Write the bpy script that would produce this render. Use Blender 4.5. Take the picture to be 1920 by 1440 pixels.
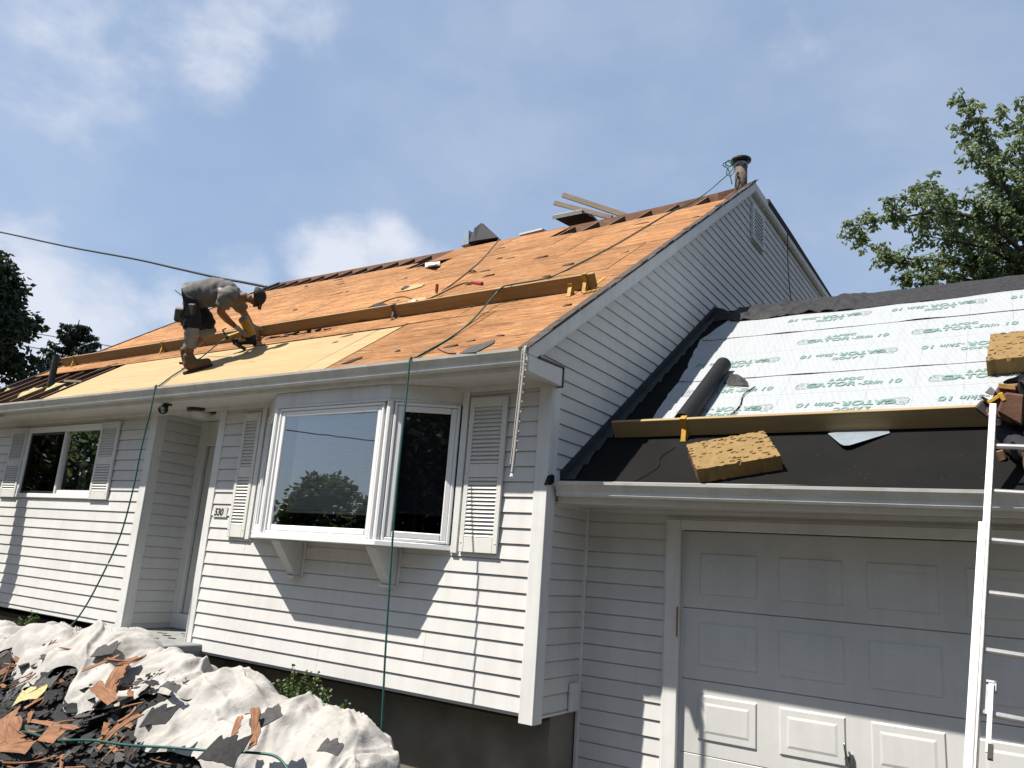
import bpy, bmesh, math, random
from math import radians, sin, cos, pi, sqrt
from mathutils import Vector, Matrix, noise as mnoise

for o in list(bpy.data.objects): bpy.data.objects.remove(o)
scene = bpy.context.scene
col = scene.collection
rnd = random.Random(530)

# ------------------------------------------------------------------ camera
CAM = Vector((3.2823, -5.4588, 1.8129))
YAW, PITCH, ROLL, FPX = 0.59471, 0.22873, 0.07421, 1467.62
_f = Vector((-sin(YAW)*cos(PITCH), cos(YAW)*cos(PITCH), sin(PITCH)))
_r = Vector((cos(YAW), sin(YAW), 0)); _u = _r.cross(_f)
R_ = cos(ROLL)*_r + sin(ROLL)*_u; U_ = -sin(ROLL)*_r + cos(ROLL)*_u
cd = bpy.data.cameras.new('camera'); cam = bpy.data.objects.new('camera', cd); col.objects.link(cam)
cd.sensor_width = 36; cd.lens = FPX/1920*36; cd.clip_start = 0.05; cd.clip_end = 3000
m = Matrix.Identity(4)
for i in range(3): m[i][0] = R_[i]; m[i][1] = U_[i]; m[i][2] = -_f[i]; m[i][3] = CAM[i]
cam.matrix_world = m
scene.camera = cam

# ------------------------------------------------------------------ sun, sky, exposure
SUN_DIR = Vector((0.80, 1.0, -2.1)).normalized()        # the way the light travels
sl = bpy.data.lights.new('sun', 'SUN'); sl.energy = 5.0; sl.angle = radians(0.53); sl.color = (1.0, 0.945, 0.86)
so = bpy.data.objects.new('sun', sl); col.objects.link(so); so.rotation_euler = SUN_DIR.to_track_quat('-Z', 'Y').to_euler()
so.location = (-8, -10, 20)
world = bpy.data.worlds.new('World'); scene.world = world; world.use_nodes = True
wn = world.node_tree.nodes; wl = world.node_tree.links; wn.clear()
wo = wn.new('ShaderNodeOutputWorld'); bg = wn.new('ShaderNodeBackground'); sky = wn.new('ShaderNodeTexSky')
sky.sky_type = 'NISHITA'; sky.sun_disc = False
sky.sun_elevation = math.asin(-SUN_DIR.z)
sky.sun_rotation = math.atan2(-SUN_DIR.x, -SUN_DIR.y)
sky.air_density = 1.1; sky.dust_density = 0.9; sky.ozone_density = 2.2; sky.altitude = 20
bg.inputs['Strength'].default_value = 0.05
def wmath(op, a, b=None, c=None):
    n = wn.new('ShaderNodeMath'); n.operation = op
    for i, v in enumerate((a, b, c)):
        if v is None: continue
        if isinstance(v, (int, float)): n.inputs[i].default_value = v
        else: wl.new(v, n.inputs[i])
    return n.outputs[0]
tc = wn.new('ShaderNodeTexCoord')
def wnoise(scale, detail, rough, stretch=(1, 1, 1), dist=0.0):
    mp = wn.new('ShaderNodeMapping'); mp.inputs['Scale'].default_value = stretch
    wl.new(tc.outputs['Generated'], mp.inputs['Vector'])
    n = wn.new('ShaderNodeTexNoise'); n.inputs['Scale'].default_value = scale; n.inputs['Detail'].default_value = detail
    n.inputs['Roughness'].default_value = rough; n.inputs['Distortion'].default_value = dist
    wl.new(mp.outputs[0], n.inputs['Vector']); return n.outputs['Fac']
def ray(px, py): return (_f + R_*((px-960)/FPX) - U_*((py-720)/FPX))
def blob(px, py, rad):
    d = ray(px, py).normalized()
    n = wn.new('ShaderNodeVectorMath'); n.operation = 'DISTANCE'; n.inputs[1].default_value = d
    nz = wn.new('ShaderNodeVectorMath'); nz.operation = 'NORMALIZE'; wl.new(tc.outputs['Generated'], nz.inputs[0]); wl.new(nz.outputs[0], n.inputs[0])
    q = wmath('DIVIDE', n.outputs['Value'], rad)
    return wmath('MAXIMUM', wmath('SUBTRACT', 1.0, wmath('MULTIPLY', q, q)), 0.0)
fine = wnoise(9.0, 9, 0.56, (1, 1, 1.5), 0.15)
big = wnoise(2.6, 5, 0.5, (1, 1, 1.6))
cum = None     # cumulus heaps low in the sky
for (px, py, rad, w) in [(60,590,.125,1.), (165,600,.10,.9), (20,530,.08,.8), (110,540,.06,.8), (640,495,.075,.95), (730,490,.075,.85), (800,490,.05,.6), (580,460,.05,.6), (320,590,.07,.8), (255,620,.06,.7), (440,510,.055,.5),
                         (960,470,.06,.36), (400,60,.11,.58), (300,0,.12,.60), (470,-10,.12,.55), (140,90,.15,.50), (560,20,.09,.45), (1480,10,.08,.36),
                         (-500,560,.16,.9), (-900,450,.2,.8), (2500,600,.18,.8), (3100,420,.2,.7)]:
    b = wmath('MULTIPLY', blob(px, py, rad), w)
    cum = b if cum is None else wmath('MAXIMUM', cum, b)
dens = wmath('ADD', wmath('MULTIPLY', cum, 0.85), wmath('MULTIPLY', wmath('SUBTRACT', fine, 0.5), 1.25))
heap = wn.new('ShaderNodeMapRange'); heap.interpolation_type = 'SMOOTHSTEP'
heap.inputs['From Min'].default_value = 0.16; heap.inputs['From Max'].default_value = 0.86; wl.new(dens, heap.inputs['Value'])
gate = wn.new('ShaderNodeMapRange'); gate.inputs['From Min'].default_value = 0.0; gate.inputs['From Max'].default_value = 0.25; wl.new(cum, gate.inputs['Value'])
heapm = wmath('MULTIPLY', heap.outputs[0], gate.outputs[0])
veil = wn.new('ShaderNodeMapRange'); veil.interpolation_type = 'SMOOTHSTEP'
veil.inputs['From Min'].default_value = 0.36; veil.inputs['From Max'].default_value = 0.74; veil.inputs['To Max'].default_value = 0.30
wl.new(wmath('ADD', wmath('MULTIPLY', big, 0.7), wmath('MULTIPLY', fine, 0.3)), veil.inputs['Value'])
cmask = wmath('MINIMUM', wmath('ADD', wmath('MULTIPLY', heapm, 0.92), veil.outputs[0]), 1.0)
mixc = wn.new('ShaderNodeMix'); mixc.data_type = 'RGBA'
wl.new(cmask, mixc.inputs['Factor']); wl.new(sky.outputs[0], mixc.inputs[6]); mixc.inputs[7].default_value = (8.7, 8.2, 7.9, 1)
haze_ = wn.new('ShaderNodeMix'); haze_.data_type = 'RGBA'; haze_.inputs['Factor'].default_value = 0.40
wl.new(mixc.outputs[2], haze_.inputs[6]); haze_.inputs[7].default_value = (5.9, 7.8, 11.0, 1)
wl.new(haze_.outputs[2], bg.inputs['Color']); wl.new(bg.outputs[0], wo.inputs['Surface'])
scene.view_settings.view_transform = 'Standard'; scene.view_settings.look = 'None'
scene.view_settings.exposure = 1.0; scene.view_settings.gamma = 1.0; scene.view_settings.use_curve_mapping = False
scene.render.engine = 'CYCLES'

# ------------------------------------------------------------------ materials
M = {}
def newmat(name):
    mt = bpy.data.materials.new(name); mt.use_nodes = True; M[name] = mt
    return mt, mt.node_tree.nodes, mt.node_tree.links, mt.node_tree.nodes['Principled BSDF']
def nd(N, t, **kw):
    n = N.new(t)
    for k, v in kw.items(): setattr(n, k, v)
    return n
def mapped(N, L, stretch=(1,1,1), perobj=False, rot=(0,0,0)):
    t = N.new('ShaderNodeTexCoord'); mp = N.new('ShaderNodeMapping'); mp.inputs['Scale'].default_value = stretch; mp.inputs['Rotation'].default_value = rot
    L.new(t.outputs['Object'], mp.inputs['Vector'])
    if perobj:
        oi = N.new('ShaderNodeObjectInfo'); cx = N.new('ShaderNodeCombineXYZ'); mu = N.new('ShaderNodeMath'); mu.operation = 'MULTIPLY'; mu.inputs[1].default_value = 37.0
        L.new(oi.outputs['Random'], mu.inputs[0]); L.new(mu.outputs[0], cx.inputs[0]); L.new(mu.outputs[0], cx.inputs[2]); L.new(cx.outputs[0], mp.inputs['Location'])
    return mp.outputs[0]
def noise(N, L, vec, scale, detail=5, rough=.55, dist=0):
    n = N.new('ShaderNodeTexNoise'); n.inputs['Scale'].default_value = scale; n.inputs['Detail'].default_value = detail
    n.inputs['Roughness'].default_value = rough; n.inputs['Distortion'].default_value = dist; L.new(vec, n.inputs['Vector']); return n.outputs['Fac']
def ramp(N, L, fac, stops):
    r = N.new('ShaderNodeValToRGB'); e = r.color_ramp.elements
    while len(e) < len(stops): e.new(.5)
    for q, (p, c) in zip(e, stops):
        q.position = p; q.color = (c[0], c[1], c[2], 1) if not isinstance(c, (int, float)) else (c, c, c, 1)
    L.new(fac, r.inputs[0]); return r.outputs[0]
def mixrgb(N, L, fac, a, b, mode='MIX'):
    n = N.new('ShaderNodeMix'); n.data_type = 'RGBA'; n.blend_type = mode
    for i, v in ((0, fac), (6, a), (7, b)):
        if isinstance(v, (int, float)): n.inputs[i].default_value = v
        elif isinstance(v, tuple): n.inputs[i].default_value = (v[0], v[1], v[2], 1)
        else: L.new(v, n.inputs[i])
    return n.outputs[2]
def bump(N, L, B, h, strength=.3, dist=.01):
    b = N.new('ShaderNodeBump'); b.inputs['Strength'].default_value = strength; b.inputs['Distance'].default_value = dist
    L.new(h, b.inputs['Height']); L.new(b.outputs[0], B.inputs['Normal'])
def simple(name, c, rough=.6, var=.08, scale=4, stretch=(1,1,1), bmp=0, bscale=60, bdist=.004, metal=0, spec=.4, perobj=False, detail=5, K=.62, grime=0.0):
    c = tuple(x*K for x in c)
    mt, N, L, B = newmat(name)
    v = mapped(N, L, stretch, perobj)
    f = noise(N, L, v, scale, detail)
    lo = tuple(x*(1-var) for x in c); hi = tuple(min(1, x*(1+var)) for x in c)
    cc = ramp(N, L, f, [(.3, lo), (.7, hi)])
    if grime:      # faint rain streaks and blotches of dirt
        g1 = noise(N, L, mapped(N, L, (3.2, 3.2, .28)), 2.4, 5, .6); g2 = noise(N, L, mapped(N, L), 5.5, 5, .65)
        cc = mixrgb(N, L, 1.0, cc, ramp(N, L, g1, [(.36, (1-grime, 1-grime*1.05, 1-grime*1.2)), (.56, (1,1,1))]), 'MULTIPLY')
        cc = mixrgb(N, L, 1.0, cc, ramp(N, L, g2, [(.34, (1-grime*.7, 1-grime*.75, 1-grime*.9)), (.46, (1,1,1))]), 'MULTIPLY')
    L.new(cc, B.inputs['Base Color'])
    B.inputs['Roughness'].default_value = rough; B.inputs['Metallic'].default_value = metal; B.inputs['Specular IOR Level'].default_value = spec
    if bmp: bump(N, L, B, noise(N, L, v, bscale, 4), bmp, bdist)
    return mt
simple('siding', (.535,.528,.516), .55, .06, 1.1, bmp=.10, bscale=90, bdist=.002, perobj=True, K=1, grime=0.055)
simple('trim', (.59,.587,.577), .45, .06, 2.5, bmp=.05, bscale=40, K=1, grime=0.08)
simple('gutter_white', (.52,.515,.49), .38, .06, 2, (1,4,4), K=1, grime=0.12)
simple('vinyl_window', (.68,.68,.68), .35, .02, 3, K=1)
simple('shutter_cream', (.57,.56,.53), .5, .03, 6, K=1, grime=0.06)
simple('soffit', (.58,.57,.55), .6, .03, 3, K=1, grime=0.06)
simple('door_white', (.48,.477,.465), .5, .09, 1.3, bmp=.05, bscale=120, K=1, grime=0.055)
simple('concrete', (.26,.235,.195), .9, .22, 3.0, bmp=.4, bscale=30, bdist=.01)
simple('porch_paint', (.30,.31,.30), .7, .2, 6)
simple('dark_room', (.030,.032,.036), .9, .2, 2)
simple('blind', (.70,.72,.74), .6, .03, 5, K=1)
simple('black_metal', (.02,.02,.02), .45, .2, 10)
simple('chrome', (.45,.44,.42), .3, .2, 20, metal=1)
simple('galvanised', (.36,.37,.38), .42, .25, 12, metal=.85)
simple('rust', (.15,.115,.095), .85, .4, 14, bmp=.3)
simple('aluminium', (.72,.71,.69), .36, .10, 18, (1,1,.2), metal=.75)
simple('flashing', (.05,.052,.058), .55, .3, 6)
simple('drip_edge', (.075,.055,.045), .85, .45, 18, bmp=.4)
simple('rafter', (.15,.078,.045), .85, .35, 4, (6,.8,.8), bmp=.3, perobj=True)
simple('attic', (.05,.03,.022), .95, .3, 3)
simple('ridge_board', (.25,.115,.06), .8, .4, 5, (.8,5,5), perobj=True)
simple('bracket_yellow', (.55,.32,.035), .5, .3, 18, bmp=.2)
simple('bracket_steel', (.12,.09,.07), .6, .4, 20, metal=.4)
simple('foam_tan', (.30,.19,.07), .95, .12, 14, bmp=.5, bscale=45, bdist=.008)
simple('foam_pit', (.10,.06,.025), .95, .2, 10)
simple('roll_black', (.012,.0125,.014), .6, .3, 30, bmp=.25, bscale=160, spec=.2)
simple('felt_grey', (.028,.027,.029), .65, .5, 22, spec=.25, bmp=.7, bscale=34, bdist=.012)
simple('blue_metal', (.38,.44,.50), .4, .12, 9, metal=.3)
simple('print_green', (.20,.34,.285), .6, .08, 30)
simple('hose_green', (.012,.105,.085), .45, .12, 12)
simple('hose_tan', (.20,.13,.06), .6, .2, 12)
simple('cable_black', (.012,.012,.014), .5, .2, 5)
simple('rope', (.50,.48,.45), .8, .25, 60, bmp=.8, bscale=140, bdist=.006)
simple('insulation', (.62,.54,.27), .95, .12, 20, bmp=.9, bscale=40, bdist=.03)
simple('shirt_grey', (.165,.165,.16), .9, .1, 9, bmp=.25, bscale=16, bdist=.012)
simple('denim_dark', (.016,.018,.026), .9, .3, 12, bmp=.3, bscale=30)
simple('cuff_grey', (.30,.29,.27), .9, .14, 16, bmp=.3, bscale=30)
simple('skin', (.22,.105,.065), .55, .1, 12)
simple('hair', (.010,.010,.012), .7, .3, 30)
simple('boot', (.15,.085,.045), .8, .25, 18, bmp=.3)
simple('boot_sole', (.06,.045,.035), .85, .2, 18)
simple('glove', (.42,.40,.37), .9, .15, 20)
simple('leather', (.13,.055,.028), .55, .3, 16, bmp=.4, bscale=60)
simple('leather_dark', (.035,.024,.022), .6, .35, 16)
simple('tool_yellow', (.60,.33,.03), .45, .1, 12)
simple('tool_black', (.012,.012,.012), .5, .2, 12)
simple('tool_grey', (.25,.25,.24), .5, .1, 12)
simple('grip_red', (.38,.035,.04), .5, .1, 12)
simple('handle_brown', (.38,.20,.05), .55, .25, 14)
simple('white_cover', (.75,.75,.74), .6, .06, 6)
simple('shingle', (.030,.029,.030), .95, .35, 26, bmp=.5, bscale=180, bdist=.004, perobj=True)
simple('shingle_grey', (.082,.080,.080), .95, .25, 26, bmp=.5, bscale=180, bdist=.004, perobj=True)
simple('shake', (.27,.125,.06), .85, .4, 5, (1.2,9,9), bmp=.4, bscale=30, perobj=True)
simple('soil', (.05,.042,.035), 1., .5, 7, bmp=1, bscale=30, bdist=.03)
simple('lawn', (.16,.14,.085), 1., .4, 2, bmp=.8, bscale=60, bdist=.03)
simple('driveway', (.10,.095,.09), .95, .2, 3, bmp=.4, bscale=150, bdist=.005)
simple('bark', (.085,.065,.05), .95, .35, 6, (1,1,.3), bmp=.7, bscale=18, bdist=.03)
simple('grey_brown_wood', (.26,.20,.15), .8, .2, 3, (.6,8,8), bmp=.1)  # grey brown wood of the ridge timbers and blocking
simple('print_paper', (.7,.7,.7), .7, .1, 8)

def leafmat(name, c, c2, trans=.35):
    mt, N, L, B = newmat(name)
    oi = N.new('ShaderNodeNewGeometry'); t = N.new('ShaderNodeTexCoord')
    f = noise(N, L, t.outputs['Object'], 1.3, 4)
    g = N.new('ShaderNodeMath'); g.operation = 'ADD'; L.new(f, g.inputs[0])
    h = N.new('ShaderNodeMath'); h.operation = 'MULTIPLY'; h.inputs[1].default_value = .35; L.new(oi.outputs['Random Per Island'], h.inputs[0]); L.new(h.outputs[0], g.inputs[1])
    cc = ramp(N, L, g.outputs[0], [(.35, c), (.95, c2)])
    L.new(cc, B.inputs['Base Color']); B.inputs['Roughness'].default_value = .5; B.inputs['Specular IOR Level'].default_value = .35
    tr = N.new('ShaderNodeBsdfTranslucent'); L.new(mixrgb(N, L, .5, cc, (c2[0]*1.5, c2[1]*1.5, c2[2]*.6)), tr.inputs['Color'])
    mx = N.new('ShaderNodeMixShader'); mx.inputs[0].default_value = trans
    L.new(B.outputs[0], mx.inputs[1]); L.new(tr.outputs[0], mx.inputs[2]); L.new(mx.outputs[0], N['Material Output'].inputs['Surface'])
leafmat('leaf_maple', (.062,.095,.055), (.185,.235,.135), .42)
leafmat('leaf_dark', (.010,.020,.010), (.024,.04,.016), .2)
leafmat('needle', (.009,.017,.012), (.02,.03,.018), .1)
leafmat('leaf_street', (.03,.045,.024), (.075,.10,.05), .45)
leafmat('leaf_weed', (.025,.055,.014), (.07,.115,.03), .35)

# weathered sheathing: orange brown veneer with pale torn fibres, dark slivers and nail rows
def plyold():
    mt, N, L, B = newmat('ply_old')
    v = mapped(N, L, (.55, 4.2, 4.2), True)
    f = noise(N, L, v, 2.6, 8, .65, .6)
    base = ramp(N, L, f, [(.25, (.180,.078,.031)), (.5, (.272,.127,.051)), (.72, (.345,.178,.078))])
    # pale torn fibres
    f2 = noise(N, L, mapped(N, L, (1.5, 15, 15), True), 2.3, 5, .62, 1.0)
    pale = ramp(N, L, f2, [(.56, 0.), (.61, .85)])
    c1 = mixrgb(N, L, pale, base, (.42,.255,.125))
    # dark slivers where veneer lifted
    f3 = noise(N, L, mapped(N, L, (1.3, 17, 17), True), 2.9, 3, .5, .9)
    dk = ramp(N, L, f3, [(.355, .95), (.385, 0.)])
    c2 = mixrgb(N, L, dk, c1, (.05,.021,.013))
    f4 = noise(N, L, mapped(N, L, (1, 1, 1), True), 1.1, 5, .6)
    st = ramp(N, L, f4, [(.32, .80), (.66, 1.08)])
    c3 = mixrgb(N, L, 1.0, c2, st, 'MULTIPLY')
    # nail and shingle course stains running along the sheet
    f5 = noise(N, L, mapped(N, L, (.3, 7, 7), True), 1.6, 3, .5)
    c3 = mixrgb(N, L, ramp(N, L, f5, [(.58, 0.), (.68, .35)]), c3, (.14,.062,.032))
    oi = N.new('ShaderNodeObjectInfo'); tone = ramp(N, L, oi.outputs['Random'], [(0., .80), (1., 1.10)])
    c3 = mixrgb(N, L, 1.0, c3, tone, 'MULTIPLY')
    L.new(c3, B.inputs['Base Color']); B.inputs['Roughness'].default_value = .9; B.inputs['Specular IOR Level'].default_value = .15
    hh = mixrgb(N, L, .5, f2, f3); bump(N, L, B, hh, .8, .014)
plyold()
def plynew():
    mt, N, L, B = newmat('ply_new')
    v = mapped(N, L, (.5, 5, 5), True)
    f = noise(N, L, v, 2.2, 7, .6, .7)
    base = ramp(N, L, f, [(.25, (.27,.178,.083)), (.6, (.33,.235,.112)), (.8, (.355,.262,.135))])
    f2 = noise(N, L, mapped(N, L, (1.5, 8, 8), True), 2.6, 3, .5, .6)
    kn = ramp(N, L, f2, [(.285, 1.), (.325, 0.)])
    L.new(mixrgb(N, L, kn, base, (.19,.115,.05)), B.inputs['Base Color']); B.inputs['Roughness'].default_value = .7
    B.inputs['Specular IOR Level'].default_value = .25
plynew()
def lumber(name, a, b):
    mt, N, L, B = newmat(name)
    v = mapped(N, L, (.5, 9, 9), True)
    f = noise(N, L, v, 2.4, 7, .6, .5)
    base = ramp(N, L, f, [(.3, a), (.7, b)])
    vo = N.new('ShaderNodeTexVoronoi'); vo.inputs['Scale'].default_value = 1.0; L.new(mapped(N, L, (1.1, 5, 5), True), vo.inputs['Vector'])
    kn = ramp(N, L, vo.outputs['Distance'], [(.07, 1.), (.13, 0.)])
    L.new(mixrgb(N, L, kn, base, (.12,.05,.02)), B.inputs['Base Color']); B.inputs['Roughness'].default_value = .75
lumber('lumber', (.19,.115,.042), (.29,.185,.075))
lumber('lumber_dark', (.15,.095,.045), (.22,.145,.068))
lumber('lumber_pale', (.22,.155,.07), (.29,.21,.10))

def membrane():
    mt, N, L, B = newmat('membrane')
    v = mapped(N, L)
    f = noise(N, L, v, 240, 3, .7)
    sp = ramp(N, L, f, [(.70, 0.), (.78, .35)])
    vo = N.new('ShaderNodeTexVoronoi'); vo.inputs['Scale'].default_value = 22; L.new(v, vo.inputs['Vector'])
    chip = ramp(N, L, vo.outputs['Distance'], [(.03, 1.), (.07, 0.)])
    vo2 = N.new('ShaderNodeTexVoronoi'); vo2.inputs['Scale'].default_value = 22; L.new(v, vo2.inputs['Vector'])
    sel = N.new('ShaderNodeSeparateColor'); L.new(vo2.outputs['Color'], sel.inputs[0])
    s2 = ramp(N, L, sel.outputs[0], [(.70, 0.), (.72, 1.)])
    ch = mixrgb(N, L, 1.0, chip, s2, 'MULTIPLY')
    c = mixrgb(N, L, sp, (.0095,.0095,.0095), (.04,.038,.036))
    c = mixrgb(N, L, ch, c, (.17,.16,.15))
    f2 = noise(N, L, v, 2.2, 4)
    c = mixrgb(N, L, ramp(N, L, f2, [(.4, 0.), (.7, .35)]), c, (.017,.0165,.016))
    L.new(c, B.inputs['Base Color']); B.inputs['Roughness'].default_value = .95; B.inputs['Specular IOR Level'].default_value = .06
    bump(N, L, B, f, .5, .004)
membrane()

# printed roofing underlayment: grey dash rows and a thin line grid are flat print
def underlay():
    mt, N, L, B = newmat('underlayment')
    t = N.new('ShaderNodeTexCoord'); s = N.new('ShaderNodeSeparateXYZ'); L.new(t.outputs['Object'], s.inputs[0])
    def mth(op, a, b=None):
        n = N.new('ShaderNodeMath'); n.operation = op
        for i, q in enumerate((a, b)):
            if q is None: continue
            if isinstance(q, (int, float)): n.inputs[i].default_value = q
            else: L.new(q, n.inputs[i])
        return n.outputs[0]
    X, Y = s.outputs[0], s.outputs[1]
    def stripe(c, per, w): return mth('LESS_THAN', mth('FRACT', mth('DIVIDE', mth('ADD', c, 50.0), per)), w/per)
    row = stripe(Y, .043, .006); dash = stripe(mth('ADD', X, mth('MULTIPLY', Y, .37)), .052, .024)
    dots = mth('MULTIPLY', row, dash)
    lines = mth('MULTIPLY', mth('MAXIMUM', stripe(mth('ADD', X, mth('MULTIPLY', Y, .0)), .353, .004), stripe(mth('ADD', Y, .02), .95, .006)), .45)
    f = noise(N, L, t.outputs['Object'], 2.5, 4)
    pr = mth('MULTIPLY', mth('ADD', mth('MULTIPLY', dots, .5), lines), ramp(N, L, f, [(.25, .35), (.6, 1.)]))
    c = mixrgb(N, L, pr, (.288,.302,.315), (.08,.09,.11))
    L.new(c, B.inputs['Base Color']); B.inputs['Roughness'].default_value = .55
    bump(N, L, B, noise(N, L, mapped(N, L, (1.6, .5, .5)), 4.5, 5, .6, .8), .5, .03)
underlay()

def glass(name, tint, refl):
    mt, N, L, B = newmat(name); N.remove(B)
    g = N.new('ShaderNodeBsdfGlossy'); g.inputs['Roughness'].default_value = .012; g.inputs['Color'].default_value = (.95,.97,1,1)
    t = N.new('ShaderNodeBsdfTransparent'); t.inputs['Color'].default_value = (*tint, 1)
    fr = N.new('ShaderNodeFresnel'); fr.inputs['IOR'].default_value = 1.52
    mu = N.new('ShaderNodeMath'); mu.operation = 'MULTIPLY_ADD'; mu.use_clamp = True; mu.inputs[1].default_value = refl; mu.inputs[2].default_value = .02
    L.new(fr.outputs[0], mu.inputs[0])
    v = mapped(N, L, (1,1,1)); b = N.new('ShaderNodeBump'); b.inputs['Strength'].default_value = .05; b.inputs['Distance'].default_value = .01
    L.new(noise(N, L, v, 1.6, 2), b.inputs['Height']); L.new(b.outputs[0], g.inputs['Normal'])
    mx = N.new('ShaderNodeMixShader'); L.new(mu.outputs[0], mx.inputs[0]); L.new(t.outputs[0], mx.inputs[1]); L.new(g.outputs[0], mx.inputs[2])
    L.new(mx.outputs[0], N['Material Output'].inputs['Surface'])
glass('pane', (.92,.94,.96), 4.8)
glass('pane_screen', (.16,.17,.20), .9)

def tarpmat():
    mt, N, L, B = newmat('tarp')
    v = mapped(N, L)
    f = noise(N, L, v, 3.0, 7, .65)
    c = ramp(N, L, f, [(.28, (.19,.176,.160)), (.45, (.285,.272,.255)), (.72, (.335,.322,.305))])
    f2 = noise(N, L, v, 14, 4, .6)
    dirt = ramp(N, L, f2, [(.58, 0.), (.74, .6)])
    L.new(mixrgb(N, L, dirt, c, (.15,.12,.095)), B.inputs['Base Color']); B.inputs['Roughness'].default_value = .8
    bump(N, L, B, noise(N, L, v, 8, 4, .55, 2.2), .4, .018)
tarpmat()

# ------------------------------------------------------------------ mesh helpers
class MB:
    def __init__(s): s.v = []; s.f = []; s.sm = False
    def hexa(s, p):            # 8 points: bottom ring 0-3, top ring 4-7
        b = len(s.v); s.v += [Vector(q) for q in p]
        s.f += [(b,b+3,b+2,b+1),(b+4,b+5,b+6,b+7),(b,b+1,b+5,b+4),(b+1,b+2,b+6,b+5),(b+2,b+3,b+7,b+6),(b+3,b,b+4,b+7)]; return s
    def box(s, x0, x1, y0, y1, z0, z1):
        return s.hexa([(x0,y0,z0),(x1,y0,z0),(x1,y1,z0),(x0,y1,z0),(x0,y0,z1),(x1,y0,z1),(x1,y1,z1),(x0,y1,z1)])
    def obox(s, o, ex, ey, ez):    # box from a corner and three edge vectors
        o, ex, ey, ez = map(Vector, (o, ex, ey, ez))
        return s.hexa([o, o+ex, o+ex+ey, o+ey, o+ez, o+ex+ez, o+ex+ey+ez, o+ey+ez])
    def bar(s, a, b, w, h, up=(0,0,1)):   # rectangular bar between two points
        a, b, up = Vector(a), Vector(b), Vector(up); d = (b-a).normalized(); x = d.cross(up).normalized(); y = x.cross(d)
        o = a - x*w/2 - y*h/2
        return s.obox(o, x*w, b-a, y*h)
    def prism(s, pts, axis, a0, a1):  # polygon in the other two axes, extruded along axis
        def P(p, t):
            return {0: (t, p[0], p[1]), 1: (p[0], t, p[1]), 2: (p[0], p[1], t)}[axis]
        b = len(s.v); n = len(pts)
        s.v += [Vector(P(p, a0)) for p in pts] + [Vector(P(p, a1)) for p in pts]
        s.f.append(tuple(range(b, b+n))); s.f.append(tuple(range(b+2*n-1, b+n-1, -1)))
        for i in range(n):
            j = (i+1) % n; s.f.append((b+i, b+n+i, b+n+j, b+j))
        return s
    def tube(s, path, r, n=8, caps=True):
        path = [Vector(p) for p in path]; b = len(s.v); k = len(path)
        rr = r if isinstance(r, (list, tuple)) else [r]*k
        up = Vector((0,0,1))
        for i, p in enumerate(path):
            d = (path[min(i+1, k-1)] - path[max(i-1, 0)])
            d = d.normalized() if d.length > 1e-9 else Vector((0,0,1))
            u = up if abs(d.dot(up)) < .95 else Vector((1,0,0))
            x = d.cross(u).normalized(); y = x.cross(d)
            for j in range(n):
                t = 2*pi*j/n; s.v.append(p + (x*cos(t) + y*sin(t))*rr[i])
        for i in range(k-1):
            for j in range(n):
                q = (j+1) % n; s.f.append((b+i*n+j, b+i*n+q, b+(i+1)*n+q, b+(i+1)*n+j))
        if caps: s.f.append(tuple(b+j for j in range(n-1, -1, -1))); s.f.append(tuple(b+(k-1)*n+j for j in range(n)))
        return s
    def ball(s, c, r, n=10, m_=7, sc=(1,1,1)):
        b = len(s.v); c = Vector(c)
        for i in range(m_+1):
            t = pi*i/m_
            for j in range(n):
                p = 2*pi*j/n; s.v.append(c + Vector((r*sc[0]*sin(t)*cos(p), r*sc[1]*sin(t)*sin(p), r*sc[2]*cos(t))))
        for i in range(m_):
            for j in range(n):
                q = (j+1) % n; s.f.append((b+i*n+j, b+(i+1)*n+j, b+(i+1)*n+q, b+i*n+q))
        return s
    def grid(s, fn, nu, nv):
        b = len(s.v)
        for i in range(nu+1):
            for j in range(nv+1): s.v.append(Vector(fn(i/nu, j/nv)))
        for i in range(nu):
            for j in range(nv):
                a = b+i*(nv+1)+j; s.f.append((a, a+nv+1, a+nv+2, a+1))
        return s
    def mesh(s, name, off):
        me = bpy.data.meshes.new(name); me.from_pydata([tuple(v-off) for v in s.v], [], s.f); me.update(); return me
    def build(s, name, mt, parent=None, smooth=False, bevel=0, base=None, recalc=True):
        if parent is not None: off = wpos(parent)
        elif base is not None: off = Vector(base)
        else:
            off = Vector((sum(v.x for v in s.v)/len(s.v), sum(v.y for v in s.v)/len(s.v), min(v.z for v in s.v)))
        me = s.mesh(name, off)
        if recalc or bevel:
            bm = bmesh.new(); bm.from_mesh(me); bmesh.ops.recalc_face_normals(bm, faces=bm.faces)
            if bevel: bmesh.ops.bevel(bm, geom=bm.edges[:], offset=bevel, segments=1, affect='EDGES')
            bm.to_mesh(me); bm.free()
        o = bpy.data.objects.new(name, me); col.objects.link(o)
        me.materials.append(M[mt] if isinstance(mt, str) else mt)
        if smooth: me.polygons.foreach_set('use_smooth', [True]*len(me.polygons))
        if parent is not None: o.parent = parent
        else: o.location = off
        WP[o.name] = off; return o
WP = {}
def wpos(o): return WP[o.name]
def empty(name, loc, label=None, cat=None, group=None):
    o = bpy.data.objects.new(name, None); col.objects.link(o); o.location = loc; o.empty_display_size = .2; WP[o.name] = Vector(loc)
    if label: tag(o, label, cat, group)
    return o
def tag(o, label=None, cat=None, group=None, kind=None):
    if label: o['label'] = label
    if cat: o['category'] = cat
    if group: o['group'] = group
    if kind: o['kind'] = kind
    return o
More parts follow.
